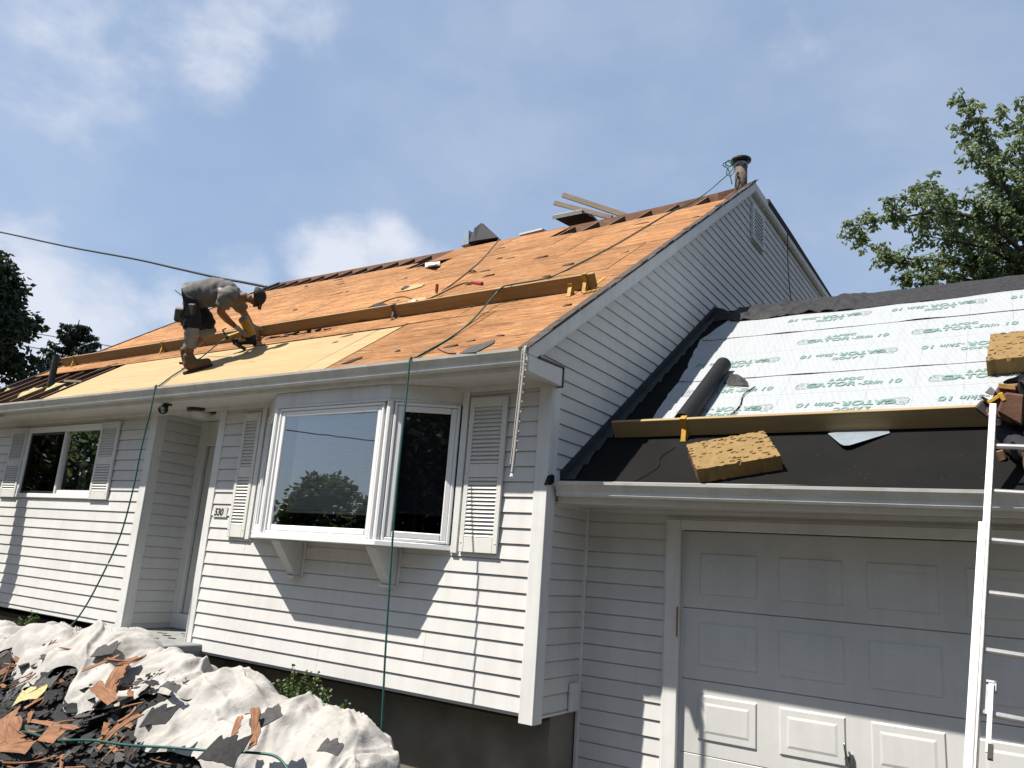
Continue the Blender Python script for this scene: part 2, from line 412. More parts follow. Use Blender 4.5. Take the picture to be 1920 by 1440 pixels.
def catmull(pts, n=8):
    pts = [Vector(p) for p in pts]; P = [pts[0]*2-pts[1]] + pts + [pts[-1]*2-pts[-2]]; out = []
    for i in range(1, len(P)-2):
        a, b, c, d = P[i-1], P[i], P[i+1], P[i+2]
        for k in range(n):
            t = k/n; out.append(.5*((2*b) + (c-a)*t + (2*a-5*b+4*c-d)*t*t + (3*b-a-3*c+d)*t**3))
    out.append(pts[-1]); return out
def interp(x, xs, ys):
    if x <= xs[0]: return ys[0]
    for i in range(len(xs)-1):
        if x <= xs[i+1]:
            t = (x-xs[i])/(xs[i+1]-xs[i]); return ys[i]*(1-t) + ys[i+1]*t
    return ys[-1]
def minus(a, b, cuts):
    segs = [(a, b)]
    for c0, c1 in cuts:
        o = []
        for s0, s1 in segs:
            if c1 <= s0 or c0 >= s1: o.append((s0, s1)); continue
            if c0 > s0: o.append((s0, c0))
            if c1 < s1: o.append((c1, s1))
        segs = o
    return [s for s in segs if s[1]-s[0] > .01]

# roof planes: main z = 3.855 + .715 y, garage z = 2.401 + .7156 y
MS, M0 = .715, 3.855
GS, G0 = .7156, 2.401
def main(x, y, h=0.0):      # a point on the main roof, h metres off it along its normal
    k = sqrt(1+MS*MS); return Vector((x, y - h*MS/k, M0 + MS*y + h/k))
def gar(x, y, h=0.0):
    k = sqrt(1+GS*GS); return Vector((x, y - h*GS/k, G0 + GS*y + h/k))
MN = Vector((0, -MS, 1)).normalized(); MU = Vector((0, 1, MS)).normalized()
GN = Vector((0, -GS, 1)).normalized(); GU = Vector((0, 1, GS)).normalized()
def ridge_y(x): return interp(x, [-10.2, -7, -5, -2.2, -1.0, -.4, .1], [5.05, 4.87, 4.78, 4.86, 5.02, 5.2, 5.46])
# ================================================================== the setting
def flat_sheet(x0, x1, y0, y1, z): return MB().grid(lambda a, b: (x0+(x1-x0)*a, y0+(y1-y0)*b, z), 8, 8)
g = flat_sheet(-900, 900, -900, 900, -.03).build('ground', 'lawn', base=(0,0,-.03)); tag(g, kind='structure')
d = MB().box(.25, 5.2, -14, .70, -.25, 0.0).build('driveway', 'driveway', base=(2.7,-6,-.25)); tag(d, kind='structure')
r_ = MB().box(-120, 120, -20, -14.02, -.3, -.012).build('road', 'driveway', base=(0,-17,-.3)); tag(r_, kind='structure')

# ================================================================== the house
house = empty('house', (-5.0, 4.0, 0.0), 'white vinyl sided house with half stripped plywood roof and attached garage', 'house')
C0, ZL0 = .127, 2.378
def zc(k): return ZL0 - C0*k
LIP, BACK = .0150, .002
def board(F, a0b, a1b, a0t, a1t, z0, z1, zfull0=None, zfull1=None):
    # one clapboard; its lower edge stands proud of the course below
    f0 = zfull0 if zfull0 is not None else z0; f1 = zfull1 if zfull1 is not None else z1
    if zfull1 is None or z1 >= zfull1-.004: z1 -= .011 if z1-z0 > .05 else 0
    def out(z): return LIP + (.003-LIP)*(z-f0)/(f1-f0)
    MB().hexa([F(a0b, -BACK, z0), F(a1b, -BACK, z0), F(a1b, out(z0), z0), F(a0b, out(z0), z0),
               F(a0t, -BACK, z1), F(a1t, -BACK, z1), F(a1t, out(z1), z1), F(a0t, out(z1), z1)]).build('siding_board', 'siding', house)
def courses(F, a0, a1, zb, zt, ops=(), joints=None):
    k = 30
    while zc(k) < zb - C0 + .004: k -= 1
    while zc(k) < zt - .01:
        z0, z1 = max(zc(k), zb), min(zc(k)+C0, zt)
        mid = (z0+z1)/2
        cuts = [(o[0], o[1]) for o in ops if o[2] < mid < o[3]]
        for (s0, s1) in minus(a0, a1, cuts):
            js = [j for j in (joints or {}).get(k, []) if s0+.3 < j < s1-.3]
            e = [s0] + js + [s1]
            for i in range(len(e)-1): board(F, e[i]+(.0012 if i else 0), e[i+1]-(.0012 if i < len(e)-2 else 0), e[i]+(.0012 if i else 0), e[i+1]-(.0012 if i < len(e)-2 else 0), z0, z1, zc(k), zc(k)+C0)
        k -= 1
FR = lambda a, o, z: (a, -o, z)
HB = (-3.52, -.90, 1.93, 3.26)          # bay window opening
HW = (-8.60, -6.75, 2.29, 3.24)         # left window opening
jb = {13: [-2.35], 12: [-2.35], 11: [-1.1], 10: [-1.1], 9: [-2.93], 8: [-2.93], 7: [-.6], 6: [-.6], 5:[-3.6], 4:[-3.6]}
courses(FR, -4.235, -.10, .715, 3.335, [HB], jb)
jl = {11: [-8.1], 10: [-8.1], 9: [-6.9], 8: [-6.9], 7: [-8.6], 6: [-8.6], 5: [-7.3], 4: [-7.3], 3: [-8.0], 2: [-8.0]}
courses(FR, -10.1, -5.68, .80, 3.335, [HW], jl)
RC = lambda a, o, z: (-5.57+o, a, z)    # side wall of the porch recess
courses(RC, .105, .64, .80, 3.335)
GB = lambda a, o, z: (o, a, z)          # gable end
courses(GB, .105, .70, .715, 2.36)
# gable boards above the garage follow the rake
k = 0
while zc(k) < 2.36: k -= 1
k += 1
while zc(k) < 7.62:
    z0, z1 = max(zc(k), 2.36), min(zc(k)+C0, 7.64)
    def yl(z): return .105 if z < 3.34 else (.03 if z < 3.462 else (z-(M0-.10))/MS)
    yr0 = interp(z0, [7.45, 7.60], [10.9, 7.0]) if z0 > 7.45 else 10.9
    if z1 > z0+.01: board(GB, yl(z0), yr0, yl(z1), yr0, z0, z1, zc(k), zc(k)+C0)
    k -= 1
YG = .72
GF = lambda a, o, z: (a, YG-o, z)
courses(GF, .035, .765, -.05, 2.36)
courses(GF, .765, 3.60, 2.285, 2.36)
courses(GF, 3.60, 4.5, -.05, 2.36)

def part(mb, name, mt, parent=None, **kw): return mb.build(name, mt, parent or house, **kw)
# solid walls behind the boards
for (x0, x1, z0, z1) in [(-4.23,-3.52,.70,3.40), (-.90,0,.70,3.40), (-3.52,-.90,.70,1.93), (-3.52,-.90,3.26,3.40),
                         (-10.1,-8.60,.79,3.40), (-6.75,-5.575,.79,3.40), (-8.60,-6.75,.79,2.29), (-8.60,-6.75,3.24,3.40)]:
    part(MB().box(x0, x1, .004, .12, z0, z1), 'wall', 'siding')
part(MB().prism([(.121,.7),(11,.7),(11,7.55),(5.5,7.60),(.121,3.74)], 0, -.14, -.004), 'gable_wall', 'siding')
part(MB().prism([(.121,.7),(11,.7),(11,7.55),(5.2,7.45),(.121,3.74)], 0, -10.1, -9.98), 'gable_wall', 'siding')
part(MB().box(-10.1, 0, 10.9, 11.0, .0, 7.5), 'wall', 'siding')
part(MB().box(-5.70, -5.574, .121, 2.4, .7, 3.40), 'wall', 'siding')
part(MB().box(-4.23, -4.11, .121, 2.4, .7, 3.40), 'wall', 'siding')
part(MB().box(-5.573, -4.231, .66, .76, 3.02, 3.40), 'wall', 'siding')
part(MB().box(0.004, .10, YG+.004, YG+.1, -.2, 2.42), 'wall', 'siding')
part(MB().box(.101, .90, YG+.004, YG+.1, -.2, 2.42), 'wall', 'siding')
part(MB().box(3.5, 4.5, YG+.004, YG+.1, -.2, 2.42), 'wall', 'siding')
part(MB().box(.901, 3.499, YG+.004, YG+.1, 2.24, 2.42), 'wall', 'siding')
part(MB().box(4.4, 4.5, YG+.101, 7.1, -.2, 2.36), 'wall', 'siding')
part(MB().box(0.004, 4.5, 7.101, 7.2, -.2, 2.36), 'wall', 'siding')
part(MB().prism([(YG+.1,2.42),(7.1,2.42),(3.85,5.05)], 0, 4.4, 4.5), 'gable_wall', 'siding')
# foundation, set back under the overhanging front wall
part(MB().box(-10.0, -.06, .30, 10.8, -.4, .70), 'foundation', 'concrete')
part(MB().box(-.059, -.012, .30, .70, -.4, .70), 'foundation', 'concrete')
part(MB().box(-10.05, -.02, .10, .299, .66, .714), 'sill_plate', 'attic')
# dark rooms behind the glass
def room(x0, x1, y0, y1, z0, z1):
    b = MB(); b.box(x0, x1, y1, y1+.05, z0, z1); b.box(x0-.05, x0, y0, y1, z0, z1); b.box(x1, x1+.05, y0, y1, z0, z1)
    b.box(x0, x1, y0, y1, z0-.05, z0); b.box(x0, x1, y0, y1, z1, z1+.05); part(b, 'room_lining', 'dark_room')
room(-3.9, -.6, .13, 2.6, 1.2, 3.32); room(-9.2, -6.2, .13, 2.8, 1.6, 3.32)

# corner boards, recess trim
def tr(x0, x1, y0, y1, z0, z1, name='corner_board', mt='trim', bev=.004): return part(MB().box(x0, x1, y0, y1, z0, z1), name, mt, bevel=bev)
tr(-.11, .019, -.022, -.001, .655, 3.332); tr(-.003, .0225, -.0005, .112, .655, 3.332)
tr(-4.345, -4.235, -.022, .06, .635, 3.334); tr(-5.685, -5.55, -.022, -.001, .775, 3.334); tr(-5.573, -5.547, -.0005, .105, .775, 3.334)
tr(.0005, .034, YG-.036, YG-.002, -.1, 2.36, 'inside_corner'); tr(.016, .045, .52, .66, .70, .92, 'junction_cover', bev=.006)
tr(.008, .0155, .115, .70, .690, .712, 'starter_strip')

# entry porch recess: door frame, door, step
part(MB().box(-5.57, -5.42, .60, .66, .98, 3.335), 'door_frame', 'trim', bevel=.005)
part(MB().box(-5.419, -4.24, .61, .66, 3.02, 3.335), 'door_frame', 'trim', bevel=.005)
dr = part(MB().box(-5.40, -4.38, .645, .69, .98, 3.015), 'front_door', 'door_white', bevel=.004)
part(MB().box(-4.52, -4.46, .59, .644, 1.95, 2.02), 'door_handle', 'chrome', dr, bevel=.01)
part(MB().box(-5.57, -4.24, .598, .66, .80, .978), 'door_sill', 'trim', bevel=.005)
part(MB().box(-5.60, -4.05, -.55, .70, .0, .795), 'porch_slab', 'porch_paint', bevel=.012)
part(MB().box(-5.50, -4.15, -.86, -.553, .0, .52), 'porch_step', 'porch_paint', bevel=.012)
part(MB().box(-5.50, -4.15, -1.14, -.863, .0, .26), 'porch_step', 'porch_paint', bevel=.012)

# ------------------------------------------------------------------ windows
def panelframe(p0, p1, z0, z1, w, depth, name, mt, parent, out=0.0, bev=.006):
    # a rectangular frame of four members standing on the line p0-p1 (plan), facing its right-hand normal
    p0, p1 = Vector((*p0, 0)), Vector((*p1, 0)); d = (p1-p0); ln = d.length; d.normalize(); n = Vector((d.y, -d.x, 0))
    b = MB()
    def bx(a0, a1, zz0, zz1):
        b.obox(p0 + d*a0 + n*out + Vector((0,0,zz0)), d*(a1-a0), -n*depth, Vector((0,0,zz1-zz0)))
    bx(0, w, z0, z1); bx(ln-w, ln, z0, z1); bx(w+.0004, ln-w-.0004, z0, z0+w); bx(w+.0004, ln-w-.0004, z1-w, z1)
    return b.build(name, mt, parent, bevel=bev)
def panepoly(p0, p1, z0, z1, name, mt, parent, out, th=.004):
    p0, p1 = Vector((*p0, 0)), Vector((*p1, 0)); d = (p1-p0); n = Vector((d.y, -d.x, 0)).normalized()
    b = MB(); o = p0 + n*out + Vector((0,0,z0)); zz = Vector((0,0,z1-z0)); b.v = [o, o+d, o+d+zz, o+zz]; b.f = [(0,1,2,3)]
    return b.build(name, mt, parent, recalc=False)
BL, BR, WL, WR, BY = -2.985, -1.482, -3.53, -.895, -.34
plan = [(WL,.0), (BL,BY), (BR,BY), (WR,.0)]
bay = part(MB().prism([(WL-.02,.0),(BL-.02,BY-.03),(BR+.02,BY-.03),(WR+.02,.0)], 2, 1.905, 1.953), 'bay_window', 'vinyl_window', bevel=.006)
tag(bay, 'white bay window with three panes and a blind')
part(MB().prism([(WL-.01,.0),(BL-.01,BY-.018),(BR+.01,BY-.018),(WR+.01,.0)], 2, 3.203, 3.336), 'window_head', 'trim', bay, bevel=.004)
part(MB().prism([(WL+.0,.0),(BL-.004,BY-.028),(BR+.004,BY-.028),(WR,.0)], 2, 3.18, 3.2025), 'head_moulding', 'trim', bay, bevel=.004)
part(MB().box(-.897, -.83, -.035, -.001, 1.89, 3.30), 'side_casing', 'trim', bay, bevel=.004)
part(MB().box(-3.60, -3.535, -.035, -.001, 1.89, 3.30), 'side_casing', 'trim', bay, bevel=.004)
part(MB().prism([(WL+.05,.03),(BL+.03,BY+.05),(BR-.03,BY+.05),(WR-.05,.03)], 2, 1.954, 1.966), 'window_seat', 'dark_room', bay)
for (px, py) in [(BL, BY), (BR, BY)]:
    part(MB().tube([(px, py+.012, 1.954), (px, py+.012, 3.179)], .034, 10), 'mullion_post', 'vinyl_window', bay, smooth=False)
def lerp2(a, b, t): return (a[0]+(b[0]-a[0])*t, a[1]+(b[1]-a[1])*t)
for i, (a, b, t0, t1) in enumerate([(plan[0], plan[1], .06, .93), (plan[1], plan[2], .035, .965), (plan[2], plan[3], .07, .95)]):
    q0, q1 = lerp2(a, b, t0), lerp2(a, b, t1)
    panelframe(q0, q1, 1.955, 3.178, .028, .05, 'window_frame', 'vinyl_window', bay, .016)
    L_ = sqrt((q1[0]-q0[0])**2 + (q1[1]-q0[1])**2); e = .029/L_
    s0, s1 = lerp2(q0, q1, e), lerp2(q0, q1, 1-e)
    panelframe(s0, s1, 1.985, 3.148, .055, .035, 'sash', 'vinyl_window', bay, .006, .008)
    e2 = .05/(L_-.058)
    g0, g1 = lerp2(s0, s1, e2), lerp2(s0, s1, 1-e2)
    panepoly(g0, g1, 2.035, 3.10, 'pane', 'pane' if i != 2 else 'pane_screen', bay, -.006)
# venetian blind behind the middle and right panes, a few centimetres back
def blind(q0, q1, zb, zt, back, parent):
    p0, p1 = Vector((*q0, 0)), Vector((*q1, 0)); d = p1-p0; n = Vector((d.y, -d.x, 0)).normalized()
    b = MB(); z = zb + .03
    while z < zt:
        b.obox(p0 - n*back + Vector((0,0,z)), d, -n*.007 + Vector((0,0,.0205)), n*.0012); z += .0215
    b.obox(p0 - n*(back-.004) + Vector((0,0,zb)), d, -n*.03, Vector((0,0,.026)))
    for t in (.12, .31, .5, .69, .88): b.obox(p0 + d*t - n*(back-.003) + Vector((0,0,zb)), d.normalized()*.006, -n*.001, Vector((0,0,zt-zb)))
    o = b.build('blind', 'blind', parent); tag(o, kind='stuff'); return o
blind((-2.74,-.27), (-1.545,-.27), 2.165, 3.11, .0, bay)
blind((-1.42,-.22), (-.99,.03), 2.20, 3.11, .02, bay)
# brackets under the bay
for bx_ in (-2.83, -1.60):
    b = MB()
    b.prism([(-.006,1.58),(-.006,1.904),(-.33,1.904),(-.33,1.885),(-.075,1.58)], 0, bx_, bx_+.115)
    o = part(b, 'bay_bracket', 'trim', bevel=.005)
    part(MB().box(bx_-.008, bx_+.123, -.105, -.006, 1.552, 1.579), 'bracket_foot', 'trim', o, bevel=.004)
    part(MB().box(bx_+.118, bx_+.150, -.02, -.004, 1.57, 1.904), 'bracket_back', 'trim', o, bevel=.004)

# left slider window
lw = part(MB().box(-8.66, -6.70, -.03, .02, 2.262, 2.318), 'slider_window', 'vinyl_window', bevel=.005)
tag(lw, 'dark two pane sliding window')
part(MB().box(-8.66, -8.585, -.028, .02, 2.319, 3.245), 'window_frame', 'vinyl_window', lw, bevel=.004)
part(MB().box(-6.755, -6.70, -.028, .02, 2.319, 3.245), 'window_frame', 'vinyl_window', lw, bevel=.004)
part(MB().box(-8.584, -6.756, -.028, .02, 3.165, 3.245), 'window_frame', 'vinyl_window', lw, bevel=.004)
part(MB().box(-7.66, -7.615, -.024, .03, 2.319, 3.164), 'meeting_stile', 'shutter_cream', lw, bevel=.003)
part(MB().box(-7.614, -6.756, -.008, .03, 2.319, 2.37), 'sash', 'vinyl_window', lw, bevel=.003)
panelframe((-8.583,.0), (-7.662,.0), 2.32, 3.163, .03, .02, 'screen_frame', 'black_metal', lw, .012, .003)
panepoly((-8.55,.0), (-7.69,.0), 2.35, 3.135, 'pane', 'pane_screen', lw, .0)
panepoly((-7.61,.0), (-6.76,.0), 2.371, 3.163, 'pane', 'pane', lw, -.012)
# curtain glimpsed in the slider
b = MB(); b.grid(lambda a, t: (-7.55+.14*a*(1-.85*t)+.02*sin(t*9), .22+.03*sin(a*14), 2.40+.72*t), 10, 8); part(b, 'curtain', 'white_cover', lw)

# ------------------------------------------------------------------ shutters
louv = {}
def shutter(x0, x1, z0, z1, bands):
    f = MB(); y0, y1 = -.042, -.017; sw = .048
    zs = [z0] + [q for bnd in bands for q in bnd] + [z1]
    f.box(x0, x0+sw, y0, y1, z0, z1); f.box(x1-sw, x1, y0, y1, z0, z1)
    for i in range(0, len(zs), 2): f.box(x0+sw+.0003, x1-sw-.0003, y0+.001, y1, zs[i], zs[i+1])
    f.box(x0+sw+.0003, x1-sw-.0003, y1-.004, y1, z0+.01, z1-.01)
    o = part(f, 'shutter', 'shutter_cream', bevel=.003)
    w = round(x1-x0-2*sw-.002, 4)
    for (a, b_) in bands:
        n = max(1, int(round((b_-a)/.0345))); st = (b_-a)/n
        for i in range(n):
            zz = a + st*(i+.5)
            key = w
            if key not in louv:
                mb = MB(); mb.hexa([(0,-.0205,-.0115),(w,-.0205,-.0115),(w,-.0165,-.0135),(0,-.0165,-.0135),(0,-.003,.0165),(w,-.003,.0165),(w,.001,.0145),(0,.001,.0145)])
                me = mb.mesh('louver', Vector((0,0,0))); me.materials.append(M['shutter_cream']); louv[key] = me
            q = bpy.data.objects.new('louver', louv[key]); col.objects.link(q); q.parent = o
            q.location = Vector((x0+sw+.001, -.022, zz)) - wpos(house)
    for (sx, sz) in [(x0+.02, z0+.08), (x1-.02, z0+.08), (x0+.02, z1-.03), (x1-.02, z1-.03), (x0+.02, (z0+z1)/2), (x1-.02, (z0+z1)/2)]:
        MB().ball((sx, -.043, sz), .008, 6, 4, (1,.6,1)).build('screw_cap', 'shutter_cream', o, smooth=True)
    return o
shutter(-.806, -.415, 1.905, 3.235, [(2.03,2.535), (2.65,3.15)])
shutter(-3.89, -3.61, 1.905, 3.235, [(2.03,2.535), (2.65,3.15)])
shutter(-6.745, -6.325, 2.258, 3.253, [(2.36,2.70), (2.80,3.17)])
shutter(-9.11, -8.665, 2.258, 3.253, [(2.36,2.70), (2.80,3.17)])

# ------------------------------------------------------------------ lettering helper and house number
def textmesh(txt, size, shear=0.0, offset=0.0, sx=1.0, spacing=1.0):
    cu = bpy.data.curves.new('t', 'FONT'); cu.body = txt; cu.size = size; cu.shear = shear; cu.offset = offset; cu.space_character = spacing
    cu.fill_mode = 'FRONT'; cu.resolution_u = 4
    ob = bpy.data.objects.new('t', cu); col.objects.link(ob)
    dg = bpy.context.evaluated_depsgraph_get(); dg.update()
    me = bpy.data.meshes.new_from_object(ob.evaluated_get(dg)); bpy.data.objects.remove(ob)
    vs = [Vector((v.co.x*sx, v.co.y, 0)) for v in me.vertices]; fs = [tuple(p.vertices) for p in me.polygons]
    bpy.data.meshes.remove(me); return vs, fs
def lettering(txt, size, o, ex, ey, mt, name, parent, **kw):
    vs, fs = textmesh(txt, size, **kw); o, ex, ey = Vector(o), Vector(ex), Vector(ey)
    b = MB(); b.v = [o + ex*v.x + ey*v.y for v in vs]; b.f = fs
    return b.build(name, mt, parent, recalc=False)
np_ = part(MB().box(-4.20, -3.965, -.020, -.0155, 2.105, 2.225), 'number_plate', 'siding', bevel=.002)
lettering('530', .105, (-4.178,-.0215,2.125), (1,0,0), (0,0,1), 'black_metal', 'house_number', np_, shear=.22, offset=.004, sx=.92)

# ------------------------------------------------------------------ eaves
def gutter(x0, x1, yb, zt, parent, tilt=0.0, name='gutter'):
    prof = [(0,0),(0,-.115),(.075,-.115),(.082,-.10),(.082,-.075),(.098,-.05),(.118,-.022),(.122,0),(.108,0),(.106,-.016),(.085,-.048),(.072,-.075),(.070,-.106),(.006,-.106),(.006,0)]
    b = MB(); n = len(prof); base = len(b.v)
    for xx in (x0, x1): b.v += [Vector((xx, yb-p[0], zt+p[1] + tilt*(xx-x0))) for p in prof]
    b.f.append(tuple(range(n))); b.f.append(tuple(range(2*n-1, n-1, -1)))
    for i in range(n): b.f.append((i, n+i, n+(i+1) % n, (i+1) % n))
    o = b.build(name, 'gutter_white', parent)
    e = MB(); e.prism([(yb-p[0], zt+p[1]) for p in prof[:8]], 0, x0-.002, x0); 
    e2 = MB(); e2.prism([(yb-p[0], zt+p[1]+tilt*(x1-x0)) for p in prof[:8]], 0, x1, x1+.002)
    e.build('end_cap', 'gutter_white', o); e2.build('end_cap', 'gutter_white', o)
    return o
gutter(-10.25, .035, -.402, 3.492, house)
part(MB().box(-10.25, .02, -.40, -.375, 3.336, 3.515), 'fascia', 'trim')
# soffit strips
x = -10.2
while x < -.01:
    part(MB().box(x, min(x+.398, 0.0), -.374, -.0245, 3.337, 3.347), 'soffit_panel', 'soffit', bevel=.002); x += .40
part(MB().box(-5.56, -4.35, -.0243, .60, 3.3365, 3.347), 'soffit_panel', 'soffit')
part(MB().box(-10.2, .0, -.030, -.0246, 3.29, 3.3365), 'frieze', 'trim')
gutter(.06, 4.6, .142, 2.512, house, -.0150)
part(MB().hexa([(.03,.144,2.347),(4.6,.144,2.300),(4.6,.165,2.300),(.03,.165,2.347),(.03,.144,2.53),(4.6,.144,2.47),(4.6,.165,2.47),(.03,.165,2.53)]), 'fascia', 'trim')
x = .03
while x < 4.5:
    part(MB().box(x, x+.298, .166, .716, 2.358, 2.366), 'soffit_panel', 'soffit', bevel=.002); x += .30
part(MB().box(.02, 4.5, .69, .704, 2.325, 2.357), 'frieze', 'trim')
part(MB().box(.001, .028, .15, .70, 2.325, 2.362), 'channel_trim', 'trim')
# black funnel flap at the end of the garage gutter
part(MB().prism([(-.01,.05),(.085,.15),(.09,.185),(.035,.10),(.03,.02)], 0, .0, .02) if False else MB().hexa([(.005,-.05,2.47),(.05,-.06,2.50),(.055,.03,2.50),(.01,.03,2.47),(.02,-.03,2.545),(.055,-.03,2.56),(.058,.02,2.56),(.025,.02,2.545)]), 'gutter_flap', 'roll_black')

# porch lights under the soffit
l1 = part(MB().tube([(-4.90,-.335,3.337),(-4.90,-.335,3.318)], .05, 14), 'flood_light', 'black_metal')
part(MB().tube([(-4.90,-.335,3.318),(-4.91,-.35,3.285)], [.022,.022], 8), 'lamp_arm', 'black_metal', l1)
part(MB().tube([(-4.95,-.34,3.29),(-4.90,-.375,3.27),(-4.865,-.40,3.255)], [.02,.048,.055], 12), 'lamp_head', 'black_metal', l1, smooth=True)
part(MB().ball((-4.862,-.402,3.254), .044, 10, 6, (.6,.6,.9)), 'lamp_lens', 'chrome', l1, smooth=True)
l2 = part(MB().tube([(-4.78,.03,3.337),(-4.78,.03,3.312),(-4.78,.03,3.298)], [.165,.165,.14], 24), 'ceiling_light', 'black_metal')
part(MB().ball((-4.78,.03,3.30), .13, 18, 8, (1,1,.55)), 'lamp_shade', 'white_cover', l2, smooth=True)

# ------------------------------------------------------------------ rake trim of the gable
RX0, RX1 = .022, .080
part(MB().prism([(-.517,3.482),(5.46,M0-.003+MS*5.46),(5.46,M0-.135+MS*5.46),(-.40,3.435),(-.517,3.435)], 0, RX0, RX1), 'rake_board', 'trim')
part(MB().prism([(-.515,3.30),(-.515,3.4345),(-.40,3.4345),(.02,3.452),(.02,3.297)], 0, .0005+.0235, RX1-.002), 'eave_return', 'trim', bevel=.004)
part(MB().prism([(-.37,3.453),(.035,3.47),(.035,3.2905),(.021,3.2905),(.021,3.4525),(-.37,3.4355)], 0, .024, RX1+.006), 'return_flashing', 'flashing')
part(MB().prism([(-.53,3.494),(5.47,M0+.014+MS*5.47),(5.47,M0-.002+MS*5.47),(-.53,3.479)], 0, -.02, RX1+.010), 'drip_edge', 'drip_edge')
y = -.50
while y < 5.35:      # ragged shingle ends left along the rake
    ln = rnd.uniform(.10, .30); th = rnd.uniform(.006, .022); xo = RX1 + rnd.uniform(.006, .03); xi = RX1 - rnd.uniform(.03, .10)
    part(MB().hexa([main(xi,y,.0145), main(xo,y,.0145), main(xo-.008,y+ln,.0145), main(xi+.015,y+ln,.0145), main(xi,y+.01,.0145+th*.6), main(xo,y+.01,.0145+th), main(xo-.008,y+ln,.0145+th*.7), main(xi+.015,y+ln,.0145+th*.4)]), 'shingle_edge', 'drip_edge')
    y += ln*rnd.uniform(.7, 1.15)
part(MB().prism([(-.32,M0-.137-.32*MS),(5.46,M0-.137+MS*5.46),(5.46,M0-.16+MS*5.46),(-.32,M0-.16-.32*MS)], 0, .018, RX1-.012), 'rake_moulding', 'trim')
part(MB().prism([(5.461,7.755),(5.461,7.63),(10.95,7.555),(10.95,7.68)], 0, RX0, RX1), 'rake_board', 'trim')
part(MB().prism([(5.461,7.628),(5.461,7.60),(10.95,7.53),(10.95,7.553)], 0, .018, RX1-.012), 'rake_moulding', 'trim')
rr = part(MB().prism([(6.15,7.70),(6.16,7.805),(7.5,7.80),(11.05,7.72),(11.05,7.682)], 0, -10.2, RX1+.012), 'rear_roof', 'shingle')
part(MB().prism([(5.0,7.20),(6.149,7.70),(6.149,7.60),(5.0,7.10)], 0, -10.1, -.15), 'rear_deck', 'ridge_board')
part(MB().prism([(-.37,3.453),(.121,3.453),(.121,3.735),(.0,3.735)], 0, -.14, -.004), 'gable_wall', 'siding')
part(MB().prism([(-.53,3.498),(5.05,M0+.018+MS*5.05),(5.05,M0-.15+MS*5.05),(-.53,3.35)], 0, -10.17, -10.12), 'rake_board', 'drip_edge')
# gable vent
gv = part(MB().box(.012, .05, 5.46, 5.53, 6.86, 7.44), 'gable_vent', 'trim')
part(MB().box(.012, .05, 5.98, 6.05, 6.86, 7.44), 'vent_frame', 'trim', gv)
part(MB().box(.012, .05, 5.531, 5.979, 7.375, 7.44), 'vent_frame', 'trim', gv)
part(MB().box(.012, .05, 5.531, 5.979, 6.86, 6.915), 'vent_frame', 'trim', gv)
part(MB().box(.0155, .018, 5.531, 5.979, 6.916, 7.374), 'vent_screen', 'flashing', gv)
for i in range(8):
    z = 6.925+i*.056; part(MB().hexa([(.024,5.531,z),(.056,5.531,z-.004),(.056,5.979,z-.004),(.024,5.979,z),(.024,5.531,z+.030),(.050,5.531,z+.026),(.050,5.979,z+.026),(.024,5.979,z+.030)]), 'slat', 'trim', gv)
part(MB().box(.006, .012, 5.515, 5.995, 6.80, 6.86), 'vent_stain', 'rust', gv)
# a cable clipped down the gable
part(MB().tube(catmull([(.09,7.3,7.70),(.06,7.45,7.0),(.035,7.9,6.1),(.03,8.1,5.2)],6), .007, 6), 'gable_cable', 'cable_black')

# ------------------------------------------------------------------ roof framing
xs_r = []; x = -.13
while x > -10.1: xs_r.append(x); x -= .425
for x in xs_r:
    yr = ridge_y(x) - .02
    b = MB(); b.prism([(-.38, M0+MS*-.38-.022), (yr, M0+MS*yr-.022), (yr, M0+MS*yr-.185), (-.22, M0+MS*-.22-.185)], 0, x-.019, x+.019)
    part(b, 'rafter', 'rafter')
xr = [-10.1, -8, -7, -5, -3.6, -2.2, -1.0, -.4, -.05]
for i in range(len(xr)-1):
    a, c_ = xr[i], xr[i+1]; ya, yc = ridge_y(a), ridge_y(c_); za, zz = M0+MS*ya-.01, M0+MS*yc-.01
    part(MB().hexa([(a+.001,ya-.018,za-.25),(c_-.001,yc-.018,zz-.25),(c_-.001,yc+.018,zz-.25),(a+.001,ya+.018,za-.25),(a+.001,ya-.018,za),(c_-.001,yc-.018,zz),(c_-.001,yc+.018,zz),(a+.001,ya+.018,za)]), 'ridge_board', 'ridge_board')
part(MB().box(-9.97, -.15, .13, 10.8, 3.36, 3.40), 'attic_floor', 'attic')
part(MB().box(-9.97, -.15, -.374, .129, 3.348, 3.36), 'attic_floor', 'attic')
part(MB().box(-9.97, -.15, 6.2, 6.25, 3.41, 7.60), 'attic_wall', 'attic')

# ------------------------------------------------------------------ sheathing sheets
def sheet(x0, x1, y0, y1, mt, h=0.0, name='sheathing_sheet', skew=0.0, top=None):
    y1b = top if top is not None else y1
    th = .013
    g0 = .0075; j = lambda: rnd.uniform(-.0025, .0025)
    p = [main(x0+g0, y0+g0, h+j()), main(x1-g0, y0+g0, h+j()), main(x1-g0, y1b-g0, h+j()), main(x0+g0, y1-g0, h+j())]
    b = MB(); b.hexa([q - MN*th for q in p] + p); return part(b, name, mt)
rows = [(-.525,.575), (.575,1.565), (1.565,2.555), (2.555,3.545)]
H0 = .004
for (x0, x1) in [(-2.20,-1.05), (-1.05,.085)]: sheet(x0, x1, *rows[0], 'ply_old', H0)
for (x0, x1) in [(-7.45,-5.0), (-5.0,-2.56), (-2.56,-2.205)]: sheet(x0, x1, -.525, .525 if x0 < -6 else .515, 'ply_new', H0, 'new_plywood')
sheet(-10.1, -2.21, .53, .60, 'ply_old', H0+.004)
